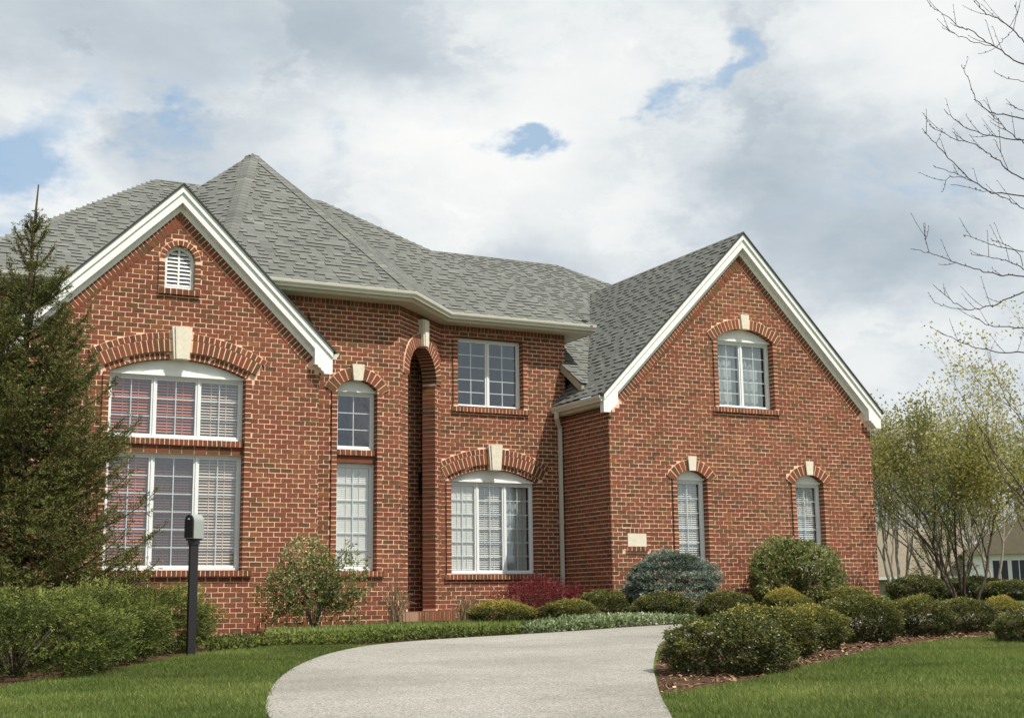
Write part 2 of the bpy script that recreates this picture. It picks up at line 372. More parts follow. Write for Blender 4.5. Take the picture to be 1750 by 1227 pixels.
def cut(iv, a, b):
    o = []
    for x0, x1 in iv:
        if b <= x0 or a >= x1: o.append((x0, x1)); continue
        if a > x0: o.append((x0, a))
        if b < x1: o.append((b, x1))
    return o
def lay(w, a0, a1, ztop, voids=(), lim=None, phase=0.0, zb=ZB, mortar=True, mv=None, limb=None):
    if mv is None: mv = voids
    k = 0
    while True:
        z0 = zb+k*BH; z1 = z0+BH
        if z1 > ztop+.001: break
        iv = [(a0, a1)]; ivm = [(a0, a1)]
        if lim:
            q = (limb or lim)(z1)
            if q is None: iv = []
            else: iv = [(max(a0, q[0]), min(a1, q[1]))]
            q = lim(z0); ivm = [] if q is None else [(max(a0, q[0]), min(a1, q[1]))]
        for v in voids:
            c = v(z0, z1)
            if c: iv = cut(iv, *c)
        for v in mv:
            c = v(z0, z1)
            if c: ivm = cut(ivm, *c)
        for x0, x1 in ivm:
            if x1 > x0 and mortar:
                MT.poly([w.pt(x0, -.002, z0), w.pt(x1, -.002, z0), w.pt(x1, -.002, z1), w.pt(x0, -.002, z1)])
        off = phase+(k % 2)*BL/2 + R_.uniform(-.006, .006)
        for x0, x1 in iv:
            i = math.floor((x0-off)/BL)-1
            while True:
                b0 = off+i*BL; b1 = b0+BL-JT; i += 1
                if b0 > x1: break
                c0, c1 = max(b0, x0+.002), min(b1, x1-.002)
                if c1-c0 > .02: BRICKS.append((w, c0, c1, z0+JT/2, z1-JT/2, -.03, R_.uniform(.003, .006), rt()))
        k += 1
def v_rect(a, b, z0, z1):
    return lambda p, q: (a, b) if z0 < (p+q)/2 < z1 else None
def v_arch(cx, cz, R, th):
    def f(p, q):
        z = (p+q)/2-cz
        if z >= R or z <= 0: return None
        h = math.sqrt(R*R-z*z)-.004; e = z*math.tan(th)
        z_end = (R-.45)*math.cos(th)
        if z < z_end-.02: return None
        h = min(h, e); return (cx-h, cx+h)
    return f
def arc_geo(x0, x1, zs, rise):
    hw = (x1-x0)/2; R = (hw*hw+rise*rise)/(2*rise); return (x0+x1)/2, zs+rise-R, R, math.asin(min(1, hw/R))
def ring(w, cx, cz, Ra, Rb, th, n, d0, d1, skip=0.0, single=False):
    """voussoirs from radius Ra to Rb; skip = half angle left for the keystone"""
    st = 2*th/n; g = JT*.5/((Ra+Rb)/2)
    # mortar bed
    m = 24
    for i in range(m):
        A, B = -th+2*th*i/m, -th+2*th*(i+1)/m
        P = lambda r, an, d: w.pt(cx+r*math.sin(an), d, cz+r*math.cos(an))
        MT.hexa([P(Ra+.004, A, d0), P(Ra+.004, B, d0), P(Rb-.003, B, d0), P(Rb-.003, A, d0), P(Ra+.004, A, d1-.003), P(Ra+.004, B, d1-.003), P(Rb-.003, B, d1-.003), P(Rb-.003, A, d1-.003)])
    for i in range(n):
        A, B = -th+st*i+g, -th+st*(i+1)-g
        if abs((A+B)/2) < skip: continue
        j = lambda: R_.uniform(-.003, .003)
        P = lambda r, an, d: w.pt(cx+r*math.sin(an), d, cz+r*math.cos(an))
        pts = [P(Ra, A, d0), P(Ra, B, d0), P(Rb-.008, B, d0), P(Rb-.008, A, d0), P(Ra+j(), A, d1+j()), P(Ra+j(), B, d1+j()), P(Rb-.008+j(), B, d1+j()), P(Rb-.008+j(), A, d1+j())]
        if single:
            s = MB(); s.hexa(pts, rt()); s.build('arch_brick', M['brick'], HOUSE)
        else: BW.hexa(pts, rt())
def column(w, a0, a1, z0, z1, d0, d1):
    """header bricks stacked one per course beside an opening"""
    w.block(MT, a0+.004, a1-.004, d0, d1-.003, z0, z1)
    k0 = math.floor((z0-ZB)/BH+.5)
    z = ZB+k0*BH
    while z+BH < z1+.03:
        jig(w, BW, a0, a1, d0, d1, max(z, z0)+JT/2, min(z+BH, z1+.01)-JT/2, rt()); z += BH
def rowlock(w, a0, a1, z0, z1, d0, d1, pitch=.078):
    w.block(MT, a0+.003, a1-.003, d0, d1-.003, z0+.003, z1-.004)
    n = max(1, round((a1-a0)/pitch)); p = (a1-a0)/n
    for i in range(n): jig(w, BW, a0+i*p+.006, a0+(i+1)*p-.006, d0, d1, z0, z1, rt()*.7, True)
def keystone(w, cx, z0, z1, hb, ht, d1=.10):
    m = MB()
    m.hexa([w.pt(cx-hb, -.05, z0), w.pt(cx+hb, -.05, z0), w.pt(cx+ht, -.05, z1), w.pt(cx-ht, -.05, z1), w.pt(cx-hb, d1, z0), w.pt(cx+hb, d1, z0), w.pt(cx+ht, d1, z1), w.pt(cx-ht, d1, z1)])
    q = .055 if ht > .12 else .03
    if ht > .12:
        f = .72
        m.hexa([w.pt(cx-hb*f, d1-.01, z0+.001), w.pt(cx+hb*f, d1-.01, z0+.001), w.pt(cx+ht*f, d1-.01, z1-.001), w.pt(cx-ht*f, d1-.01, z1-.001),
                w.pt(cx-hb*f, d1+.025, z0+.002), w.pt(cx+hb*f, d1+.025, z0+.002), w.pt(cx+ht*f, d1+.025, z1-.002), w.pt(cx-ht*f, d1+.025, z1-.002)])
    m.build('keystone', M['stone'], HOUSE)
def tympanum(w, cx, cz, R, th, zs, rec):
    m = MB(); n = 20
    pts = [w.pt(cx+R*math.sin(-th+2*th*i/n), -rec+.03, cz+R*math.cos(-th+2*th*i/n)) for i in range(n+1)]
    m.prism(pts[::-1], -w.n*.05)
    hw = R*math.sin(th)
    w.block(m, cx-hw, cx+hw, -rec-.01, -rec+.055, zs-.012, zs+.028)
    m.build('arch_panel', M['white'], HOUSE)
def window(w, a0, a1, z0, z1, ns, nc, nr, rec=.13, blind=None, bz=None, fw=.036, roomz=.05):
    f = MB(); d = -rec
    w.block(f, a0, a0+fw, d-.09, d, z0, z1); w.block(f, a1-fw, a1, d-.09, d, z0, z1)
    w.block(f, a0+fw, a1-fw, d-.09, d-.002, z1-fw, z1); w.block(f, a0+fw, a1-fw, d-.09, d+.02, z0, z0+fw*1.15)
    mu = .03; sw = (a1-a0-2*fw-mu*(ns-1))/ns
    for i in range(1, ns):
        x = a0+fw+i*sw+(i-1)*mu; w.block(f, x, x+mu, d-.09, d-.004, z0+fw*1.15, z1-fw)
    win = f.build('window', M['frame'], HOUSE)
    sf = .030
    for i in range(ns):
        x0 = a0+fw+i*(sw+mu)+.002; x1 = x0+sw-.004; y0, y1 = z0+fw*1.15+.002, z1-fw-.002
        s = MB(); e = d-.018
        w.block(s, x0, x0+sf, e-.05, e, y0, y1); w.block(s, x1-sf, x1, e-.05, e, y0, y1)
        w.block(s, x0+sf, x1-sf, e-.05, e-.001, y1-sf, y1); w.block(s, x0+sf, x1-sf, e-.05, e-.001, y0, y0+sf*1.1)
        s.build('sash', M['frame'], win)
        gx0, gx1, gz0, gz1 = x0+sf, x1-sf, y0+sf*1.1, y1-sf
        cw = (gx1-gx0)/nc; ch = (gz1-gz0)/nr; mw = .0078
        for c in range(1, nc):
            s = MB(); w.block(s, gx0+c*cw-mw, gx0+c*cw+mw, e-.046, e-.026, gz0, gz1); s.build('muntin', M['frame'], win)
        for r in range(1, nr):
            s = MB(); w.block(s, gx0, gx1, e-.044, e-.028, gz0+r*ch-mw, gz0+r*ch+mw); s.build('muntin', M['frame'], win)
        for c in range(nc):
            for r in range(nr):
                s = MB(); k = R_.uniform(-.0015, .0015); q = R_.uniform(-.0015, .0015)
                p0, p1, r0, r1 = gx0+c*cw, gx0+(c+1)*cw, gz0+r*ch, gz0+(r+1)*ch
                D = e-.018
                s.hexa([w.pt(p0, D-.004, r0), w.pt(p1, D-.004, r0), w.pt(p1, D-.004, r1), w.pt(p0, D-.004, r1), w.pt(p0, D+k, r0), w.pt(p1, D-k, r0), w.pt(p1, D+q, r1), w.pt(p0, D-q, r1)])
                s.build('pane', M['glass'], win)
        b = blind[i] if isinstance(blind, (list, tuple)) else blind
        if b in ('open', 'closed', 'pink', 'wood', 'warm'):
            BO = .085 if b != 'closed' else .062
            s = MB(); z = gz0+.01; top = gz1 if bz is None else bz; pt = .034 if b == 'closed' else .048 if b in ('warm', 'pink') else .042
            while z < top:
                tl = .031 if b == 'closed' else .014 if b in ('warm', 'pink') else .016
                dd = .019 if b != 'closed' else .008
                A, B = e-BO-dd, e-BO+dd
                s.hexa([w.pt(gx0+.004, A, z-tl), w.pt(gx1-.004, A, z-tl), w.pt(gx1-.004, A, z-tl+.004), w.pt(gx0+.004, A, z-tl+.004),
                        w.pt(gx0+.004, B, z+tl), w.pt(gx1-.004, B, z+tl), w.pt(gx1-.004, B, z+tl+.004), w.pt(gx0+.004, B, z+tl+.004)] if False else
                       [w.pt(gx0+.004, A, z+tl), w.pt(gx1-.004, A, z+tl), w.pt(gx1-.004, A, z+tl+.004), w.pt(gx0+.004, A, z+tl+.004),
                        w.pt(gx0+.004, B, z-tl), w.pt(gx1-.004, B, z-tl), w.pt(gx1-.004, B, z-tl+.004), w.pt(gx0+.004, B, z-tl+.004)])
                z += pt
            for q in (.3, .7):
                x = gx0+(gx1-gx0)*q; w.block(s, x-.004, x+.004, e-BO-.023, e-BO+.021, gz0, top)
            s.build('blind', M[{'pink': 'blindpink', 'wood': 'blindwood', 'warm': 'warmblind'}.get(b, 'blind')], win, 'stuff')
        elif b == 'sheer':
            s = MB(); n = 14
            for q in range(n):
                xa, xb = gx0+(gx1-gx0)*q/n, gx0+(gx1-gx0)*(q+1)/n; da, db = e-.15+.02*math.sin(q*1.9), e-.15+.02*math.sin((q+1)*1.9)
                s.poly([w.pt(xa, da, gz0), w.pt(xb, db, gz0), w.pt(xb, db, gz1), w.pt(xa, da, gz1)])
            s.build('curtain', M['sheer'], win)
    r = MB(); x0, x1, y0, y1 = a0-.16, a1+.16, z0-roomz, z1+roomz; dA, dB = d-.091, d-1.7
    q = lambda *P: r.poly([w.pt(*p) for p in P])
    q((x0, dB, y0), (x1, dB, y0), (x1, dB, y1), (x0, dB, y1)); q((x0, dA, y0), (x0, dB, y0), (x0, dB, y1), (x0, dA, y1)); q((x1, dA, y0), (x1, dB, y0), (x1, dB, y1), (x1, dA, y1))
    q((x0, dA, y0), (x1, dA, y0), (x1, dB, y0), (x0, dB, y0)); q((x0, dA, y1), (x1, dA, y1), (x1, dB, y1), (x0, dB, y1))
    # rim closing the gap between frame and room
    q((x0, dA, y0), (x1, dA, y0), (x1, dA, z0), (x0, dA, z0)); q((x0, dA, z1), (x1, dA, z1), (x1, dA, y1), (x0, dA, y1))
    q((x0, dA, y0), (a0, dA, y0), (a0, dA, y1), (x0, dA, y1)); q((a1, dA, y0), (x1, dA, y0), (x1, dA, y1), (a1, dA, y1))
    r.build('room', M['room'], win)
    return win

# plan of the walls (x right along the fronts, y to the back)
YA, YB, YD, YE = 21.65, 22.28, 23.55, 21.705
WA = Wall((0, YA), (1, YA)); WBw = Wall((0, YB), (1, YB)); WD = Wall((0, YD), (1, YD)); WE = Wall((0, YE), (1, YE))
CX0, CX1 = 9.22, 10.62
WC = Wall((CX0, YB), (CX1, YD)); CL = WC.len
WS = Wall((13.281, YD), (13.281, YE)); WSl = YD-YE        # left side of the garage wing, faces left
SOF = 5.335
# --- front gable wall
GX, GZ, GS, GH = 5.021, 6.839, 0.9834, 2.641             # rake apex x, z, slope, half width
def lim_gable(cx, ztop, sl, pad=0.0):
    def f(z):
        h = (ztop-z)/sl-pad
        return None if h <= .03 else (cx-h, cx+h)
    return f
sw_ = .105
A0, A1 = 3.98, 6.184
rA = arc_geo(A0-.03, A1+.05, 3.675, .265)
rise_ring = (.115, .205, .105)
RA = [rA[2], rA[2]+.115, rA[2]+.325, rA[2]+.435]
vA = [v_rect(A0-sw_, A1+sw_, .525, 3.70), v_arch(rA[0], rA[1], RA[3], rA[3]+.045), v_arch(rA[0], rA[1], RA[1], rA[3]),
      v_rect(4.793-.10, 5.285+.10, 5.10, 5.60), (lambda p, q: None)]
vA[4] = lambda p, q: (lambda z: None if z <= 5.59-5.59+.0 or z >= .346 else (5.039-math.sqrt(.346**2-z*z), 5.039+math.sqrt(.346**2-z*z)))((p+q)/2-5.59)
def m_arc(r, up=0.0):
    def f(p, q):
        z = p-r[1]
        return None if z >= r[2] or p < r[1]+r[2]*math.cos(r[3])-.06 else (r[0]-min(math.sqrt(r[2]**2-z*z), r[2]*math.sin(r[3])), r[0]+min(math.sqrt(r[2]**2-z*z), r[2]*math.sin(r[3])))
    return f
lay(WA, 2.473, 7.475, 6.6, vA, lim_gable(GX, 6.53, GS), .03, limb=lim_gable(GX, 6.25, GS), mv=[v_rect(A0-.01, A1+.01, .50, 3.70), m_arc(rA), v_rect(4.80, 5.278, 5.10, 5.60), lambda p, q: (lambda z: None if z <= 0 or z >= .25 else (5.039-math.sqrt(.25**2-z*z), 5.039+math.sqrt(.25**2-z*z)))((p+q)/2-5.59)])
# --- tall window wall, right of the gable
B0, B1 = 8.03, 8.775
rB = arc_geo(B0-.02, B1+.02, 3.70, .205)
vB = [v_rect(B0-sw_, B1+sw_, .525, 3.73), v_arch(rB[0], rB[1], rB[2]+.22, rB[3]+.03)]
lay(WBw, 7.0, CX0, 5.235, vB, None, .08, mv=[v_rect(B0-.01, B1+.01, .5, 3.72), m_arc(rB)])
# --- angled entry wall with the tall arch
CS, CZ, CR = .985, 4.115, .615
vC = [v_rect(CS-CR-.1, CS+CR+.1, -.20, CZ), v_arch(CS, CZ, CR+.245, math.pi/2-.001), lambda p, q: (CS-CR, CS+CR) if -.2 < p and p < CZ+.02 else None,
      v_rect(CS-.15, CS+.15, 4.72, 5.24)]
lay(WC, 0, CL, 5.235, vC, None, .0)
# --- middle wall
D0, D1, d0, d1 = 10.815, 12.664, 10.975, 12.411
rD = arc_geo(D0-.02, D1+.03, 2.285, .235)
RD = [rD[2], rD[2]+.10, rD[2]+.305, rD[2]+.41]
vD = [v_rect(D0-sw_, D1+sw_, .485, 2.31), v_arch(rD[0], rD[1], RD[3], rD[3]+.045), v_arch(rD[0], rD[1], RD[1], rD[3]), v_rect(d0-sw_, d1+sw_, 3.72, 5.125)]
lay(WD, CX1, 13.40, 5.235, vD, None, .05, mv=[v_rect(D0-.01, D1+.01, .46, 2.31), m_arc(rD), v_rect(d0-.01, d1+.01, 3.70, 5.15)])
# --- garage wing: side and gable front
lay(WS, 0, WSl, 3.62, (), None, .04)
EX, EZ, ES, EH = 16.521, 7.349, 1.0237, 3.431
e0, e1 = 15.87, 17.254
rE = arc_geo(e0-.03, e1+.03, 5.135, .235)
l0, l1, l2, l3 = 14.785, 15.486, 17.685, 18.397
rF = arc_geo(l0-.015, l1+.015, 2.275, .17); rG = arc_geo(l2-.015, l3+.015, 2.275, .17)
vE = [v_rect(e0-sw_, e1+sw_, 3.73, 5.165), v_arch(rE[0], rE[1], rE[2]+.22, rE[3]+.03)]
for a, b, r in ((l0, l1, rF), (l2, l3, rG)): vE += [v_rect(a-sw_, b+sw_, .40, 2.30), v_arch(r[0], r[1], r[2]+.22, r[3]+.03)]
vE += [v_rect(13.53, 14.15, .87, 1.31)]
lay(WE, 13.281, 19.77, 7.2, vE, lim_gable(EX, 7.04, ES), .02, limb=lim_gable(EX, 6.76, ES), mv=[v_rect(e0-.01, e1+.01, 3.71, 5.16), m_arc(rE), v_rect(l0-.01, l1+.01, .37, 2.30), m_arc(rF), v_rect(l2-.01, l3+.01, .37, 2.30), m_arc(rG)])
# --- wall seen past the gable on the left, and inside the porch
WL = Wall((0, 23.55), (1, 23.55)); lay(WL, 1.2, 2.6, 5.235, (), None, .0)
WP = Wall((0, 23.93), (1, 23.93)); lay(WP, 9.2, 10.56, 4.9, (), None, .07, zb=-.36)

# soldier bricks under the eaves and along the rakes
for w, a, b in ((WBw, 7.0, CX0), (WC, 0, CL), (WD, CX1, 13.40)):
    w.block(MT, a, b, -.03, -.006, 5.235, 5.34)
    n = round((b-a)/.0795); p = (b-a)/n
    for i in range(n): jig(w, BW, a+i*p+.006, a+(i+1)*p-.006, -.03, R_.uniform(.0, .004), 5.24, 5.335, rt()*.75)
def rake_soldiers(w, cx, ztop, sl, half):
    th = math.atan(sl); c, s = math.cos(th), math.sin(th)
    Ls = half/c
    for sg in (-1, 1):
        n = int(Ls/.081); 
        for i in range(-1, n):
            t0, t1 = i*.081+.008, (i+1)*.081-.008
            P = lambda t, q, d: w.pt(cx+sg*(t*c-q*s)*1, d, ztop-t*s-q*c)
            a = [P(t0, .205, -.03), P(t1, .205, -.03), P(t1, -.03, -.03), P(t0, -.03, -.03), P(t0, .205, .009), P(t1, .205, .009), P(t1, -.03, .009), P(t0, -.03, .009)]
            if min((q[0]-cx)*sg for q in a) < -.004: 
                # mitred piece at the peak
                a = [((max((q[0]-cx)*sg, .004))*sg+cx, q[1], q[2]) for q in a]
            BW.hexa(a, rt()*.8, False)
        P = lambda t, q, d: w.pt(max((t*c-q*s), .002)*sg+cx, d, ztop-t*s-q*c)
        MT.poly([P(-.1, .213, .005), P(Ls, .213, .005), P(Ls, -.06, .005), P(-.1, -.06, .005)])
rake_soldiers(WA, GX, 6.46, GS, 2.42)
rake_soldiers(WE, EX, 6.97, ES, 3.06)

# openings of the front gable: two stacked triple windows under a segmental arch
for sgn, x in ((0, A0), (1, A1)):
    a, b = (x-sw_, x-.004) if not sgn else (x+.004, x+sw_)
    column(WA, a, b, .525, 3.66 if not sgn else 3.66, -.22, .035)
th = rA[3]
ring(WA, rA[0], rA[1], RA[0], RA[1]-.004, th+.01, 30, -.16, .0, skip=.052)
ring(WA, rA[0], rA[1], RA[1], RA[2]-.002, th+.03, 30, -.10, .045, skip=.052, single=True)
ring(WA, rA[0], rA[1], RA[2], RA[3], th+.045, 32, -.06, .047, skip=.052)
keystone(WA, rA[0], 3.925, 4.46, .125, .165, .10)
tympanum(WA, rA[0], rA[1], rA[2]-.004, rA[3], 3.675, .13)
window(WA, A0, A1, 2.636, 3.663, 3, 2, 3, blind=['pink', 'pink', 'warm'], roomz=.03)
window(WA, A0, A1, .535, 2.398, 3, 2, 6, blind=['pink', 'wood', 'warm'], roomz=.03)
rowlock(WA, A0-.02, A1+.02, 2.535, 2.632, -.2, -.02); WA.block(MT, A0-.02, A1+.02, -.2, -.068, 2.40, 2.54)
for i in range(11): jig(WA, BW, A0-.01+i*.2032, min(A1+.02, A0+.18+i*.2032), -.2, -.06, 2.412, 2.528, rt()*.6, True)
rowlock(WA, A0-.17, A1+.17, .435, .528, -.2, .07)
# gable louver
lv = MB(); n = 14; cx, zs, hw = 5.039, 5.59, .246
outer = [(cx-hw, 5.10), (cx+hw, 5.10)]+[(cx+hw*math.cos(math.pi*i/n), zs+hw*math.sin(math.pi*i/n)) for i in range(n+1)]
inn = hw-.052
inner = [(cx-inn, 5.155), (cx+inn, 5.155)]+[(cx+inn*math.cos(math.pi*i/n), zs+inn*math.sin(math.pi*i/n)) for i in range(n+1)]
for i in range(len(outer)):
    j = (i+1) % len(outer); o1, o2, i1, i2 = outer[i], outer[j], inner[i], inner[j]
    lv.hexa([WA.pt(o1[0], -.16, o1[1]), WA.pt(o2[0], -.16, o2[1]), WA.pt(i2[0], -.16, i2[1]), WA.pt(i1[0], -.16, i1[1]), WA.pt(o1[0], -.06, o1[1]), WA.pt(o2[0], -.06, o2[1]), WA.pt(i2[0], -.06, i2[1]), WA.pt(i1[0], -.06, i1[1])])
LOUV = lv.build('louver_vent', M['white'], HOUSE)
z = 5.165
while z < zs+inn-.03:
    h = inn if z < zs else math.sqrt(max(0, inn**2-(z+.03-zs)**2))
    s = MB()
    s.hexa([WA.pt(cx-h, -.125, z+.05), WA.pt(cx+h, -.125, z+.05), WA.pt(cx+h, -.125, z+.062), WA.pt(cx-h, -.125, z+.062), WA.pt(cx-h, -.07, z), WA.pt(cx+h, -.07, z), WA.pt(cx+h, -.072, z+.014), WA.pt(cx-h, -.072, z+.014)])
    s.build('slat', M['white'], LOUV); z += .066
s = MB(); WA.block(s, cx-.014, cx+.014, -.12, -.068, 5.156, zs+inn); s.build('mullion', M['white'], LOUV)
s = MB(); WA.block(s, cx-inn, cx+inn, -.30, -.29, 5.13, zs+inn); s.build('backing', M['iron'], LOUV)
for sg in (-1, 1):
    a, b = (cx-.346, cx-hw-.002) if sg < 0 else (cx+hw+.002, cx+.346)
    column(WA, a, b, 5.10, 5.59, -.16, .03)
ring(WA, cx, zs, hw+.002, .346, math.pi/2, 11, -.16, .03)
rowlock(WA, cx-.345, cx+.345, 5.005, 5.098, -.15, .055, .098)
# tall windows beside the entry
column(WBw, B0-sw_, B0-.004, .525, 3.70, -.22, .035); column(WBw, B1+.004, B1+sw_, .525, 3.70, -.22, .035)
ring(WBw, rB[0], rB[1], rB[2]+.002, rB[2]+.22, rB[3]+.12, 12, -.16, .035, skip=.15, single=True)
keystone(WBw, rB[0], 3.885, 4.175, .085, .115, .075)
tympanum(WBw, rB[0], rB[1], rB[2]-.002, rB[3], 3.70, .13)
window(WBw, B0, B1, 2.652, 3.688, 1, 2, 3, blind=None, roomz=.03)
window(WBw, B0, B1, .534, 2.417, 1, 2, 6, blind='closed', roomz=.03)
rowlock(WBw, B0-.02, B1+.02, 2.55, 2.648, -.2, -.02, .1); WBw.block(BW, B0-.02, B1+.02, -.2, -.06, 2.42, 2.545, .25)
rowlock(WBw, B0-.16, B1+.16, .435, .528, -.2, .06)
# entry arch: jambs, voussoirs, long keystone, step, lantern
column(WC, CS-CR-.10, CS-CR, -.18, CZ, -.27, .0); column(WC, CS+CR, CS+CR+.10, -.18, CZ, -.27, .0)
ring(WC, CS, CZ, CR, CR+.245, math.pi/2, 26, -.27, .03, skip=.15)
keystone(WC, CS, 4.725, 5.235, .10, .135, .09)
rowlock(WC, .16, CL-.02, -.36, -.185, -.4, .30, .105)
pm = MB()
WC.block(pm, CS-CR-.4, CS-CR-.11, -1.0, -.29, -.36, 4.95, .3)
pm.poly([(10.56, 23.9, -.36), (10.56, 23.50, -.36), (10.56, 23.50, 4.95), (10.56, 23.9, 4.95)], .3)
pm.poly([(9.0, 22.4, 4.95), (10.7, 23.5, 4.95), (10.7, 24.0, 4.95), (9.0, 24.0, 4.95)], .3); pm.poly([(9.0, 22.4, -.33), (10.7, 23.5, -.33), (10.7, 24.0, -.33), (9.0, 24.0, -.33)], .3)
pm.build('porch_lining', M['brick'], HOUSE)
lm = MB()
lx, ly, lz = 10.34, 23.80, 2.0
lm.prism([(lx-.055, ly-.055, lz), (lx+.055, ly-.055, lz), (lx+.055, ly+.055, lz), (lx-.055, ly+.055, lz)], (0, 0, .25))
lm.hexa([(lx-.075, ly+.075, lz+.25), (lx+.075, ly+.075, lz+.25), (lx+.02, ly+.02, lz+.35), (lx-.02, ly+.02, lz+.35), (lx-.075, ly-.075, lz+.25), (lx+.075, ly-.075, lz+.25), (lx+.02, ly-.02, lz+.35), (lx-.02, ly-.02, lz+.35)])
lm.tube([(lx, ly, lz+.35), (lx, ly, lz+.42), (lx, ly+.06, lz+.45), (lx, ly+.125, lz+.38)], .012); lm.box(lx-.04, lx+.04, ly+.115, ly+.13, lz+.15, lz+.42)
lm.build('wall_lantern', M['iron'], HOUSE)
# middle wall windows
column(WD, D0-sw_, D0-.004, .485, 2.27, -.22, .035); column(WD, D1+.004, D1+sw_, .485, 2.27, -.22, .035)
ring(WD, rD[0], rD[1], RD[0], RD[1]-.004, rD[3]+.01, 25, -.16, .0, skip=.055)
ring(WD, rD[0], rD[1], RD[1], RD[2]-.002, rD[3]+.03, 25, -.1, .045, skip=.055, single=True)
ring(WD, rD[0], rD[1], RD[2], RD[3], rD[3]+.045, 27, -.06, .047, skip=.055)
keystone(WD, rD[0], 2.50, 3.0, .115, .155, .10)
tympanum(WD, rD[0], rD[1], rD[2]-.003, rD[3], 2.285, .13)
window(WD, D0, D1, .493, 2.267, 3, 2, 6, blind=['closed', 'open', 'sheer'])
rowlock(WD, D0-.13, D1+.16, .393, .487, -.2, .06)
column(WD, d0-sw_, d0-.004, 3.725, 5.14, -.22, .03); column(WD, d1+.004, d1+sw_, 3.725, 5.14, -.22, .03)
window(WD, d0, d1, 3.73, 5.119, 2, 2, 5, blind=None)
rowlock(WD, d0-.13, d1+.14, 3.63, 3.724, -.2, .06)
WD.block(BW, d0-.02, d1+.02, -.2, -.03, 5.121, 5.235, .3)
# garage wing windows
column(WE, e0-sw_, e0-.004, 3.735, 5.13, -.22, .035); column(WE, e1+.004, e1+sw_, 3.735, 5.13, -.22, .035)
ring(WE, rE[0], rE[1], rE[2]+.002, rE[2]+.215, rE[3]+.07, 21, -.16, .035, skip=.07, single=True)
keystone(WE, rE[0], 5.37, 5.665, .075, .105, .07)
tympanum(WE, rE[0], rE[1], rE[2]-.002, rE[3], 5.135, .13)
window(WE, e0, e1, 3.74, 5.126, 2, 2, 5, blind='sheer')
rowlock(WE, e0-.14, e1+.14, 3.64, 3.734, -.2, .06)
for a, b, r in ((l0, l1, rF), (l2, l3, rG)):
    column(WE, a-sw_, a-.004, .40, 2.27, -.22, .035); column(WE, b+.004, b+sw_, .40, 2.27, -.22, .035)
    ring(WE, r[0], r[1], r[2]+.002, r[2]+.215, r[3]+.12, 11, -.16, .035, skip=.16, single=True)
    keystone(WE, r[0], 2.44, 2.72, .075, .10, .07)
    tympanum(WE, r[0], r[1], r[2]-.002, r[3], 2.275, .13)
    window(WE, a, b, .41, 2.265, 1, 2, 6, blind='open', rec=.12)
    rowlock(WE, a-.13, b+.13, .31, .404, -.2, .06)
# blank stone plaque in a brick surround
s = MB(); WE.block(s, 13.635, 14.05, -.05, .012, .965, 1.205); s.build('stone_plaque', M['stone'], HOUSE)
rowlock(WE, 13.60, 14.08, 1.215, 1.305, -.05, .006, .095); rowlock(WE, 13.60, 14.09, .875, .96, -.05, .05, .095)
column(WE, 13.535, 13.625, .89, 1.30, -.05, .007); column(WE, 14.06, 14.148, .89, 1.30, -.05, .007)

# single out the 300 bricks that show largest, keep the rest as one part
def near(b):
    w, x0, x1, z0, z1 = b[:5]; p = w.pt((x0+x1)/2, 0, z0); return math.sqrt(p[0]**2+p[1]**2+p[2]**2)
cand = sorted([b for b in BRICKS if b[0] is WA and b[2]-b[1] > .18 and b[1] > 4.75 and -.48 < b[3] < 3.6], key=near)[:300]
ids = {id(b) for b in cand}
proto = []
for q in range(14):
    s = MB(); j = lambda: R_.uniform(-.0028, .0028); a, h = (BL-JT)/2, (BH-JT)/2
    s.hexa([(-a, .03, -h), (a, .03, -h), (a, .03, h), (-a, .03, h), (-a+j(), j(), -h+j()), (a+j(), j(), -h+j()), (a+j(), j(), h+j()), (-a+j(), j(), h+j())], rt(), False)
    me = bpy.data.meshes.new('brick'); me.from_pydata(s.v, [], s.f); at = me.attributes.new('tint', 'FLOAT', 'FACE'); at.data.foreach_set('value', np.array(s.t, np.float32)); me.materials.append(M['brick']); proto.append(me)
for b in BRICKS:
    if id(b) in ids:
        w, x0, x1, z0, z1, da, db, t = b
        o = bpy.data.objects.new('brick', R_.choice(proto)); COL.objects.link(o); o.parent = HOUSE
        o.location = Vector(w.pt((x0+x1)/2, db, (z0+z1)/2))-HOUSE.location; o.scale.x = (x1-x0)/(BL-JT)
    else: jig(b[0], BW, b[1], b[2], b[5], b[6], b[3], b[4], b[7])
# plain returns and back walls that close the shell
bk = MB()
bk.poly([(7.475, YA+.007, ZB), (7.475, YB+.1, ZB), (7.475, YB+.1, 5.2), (7.475, YA+.007, 4.3)], .4)
bk.poly([(2.473, YA+.007, ZB), (2.473, 23.6, ZB), (2.473, 23.6, 4.3), (2.473, YA+.007, 4.3)], .4)
bk.poly([(13.40, YD+.007, ZB), (13.40, 31, ZB), (13.40, 31, 5.33), (13.40, YD+.007, 5.33)], .4)
bk.poly([(19.77, YE+.007, ZB), (19.77, 31, ZB), (19.77, 31, 3.7), (19.77, YE+.007, 3.7)], .4)
bk.poly([(1.2, 31, ZB), (19.77, 31, ZB), (19.77, 31, 5.3), (1.2, 31, 5.3)], .4); bk.poly([(1.2, 23.55, ZB), (1.2, 31, ZB), (1.2, 31, 5.3), (1.2, 23.55, 5.3)], .4)
bk.build('outer_wall', M['brick'], HOUSE)
MT.build('mortar', M['mortar'], HOUSE, 'stuff')
BW.build('brickwork', M['brick'], HOUSE, 'stuff')

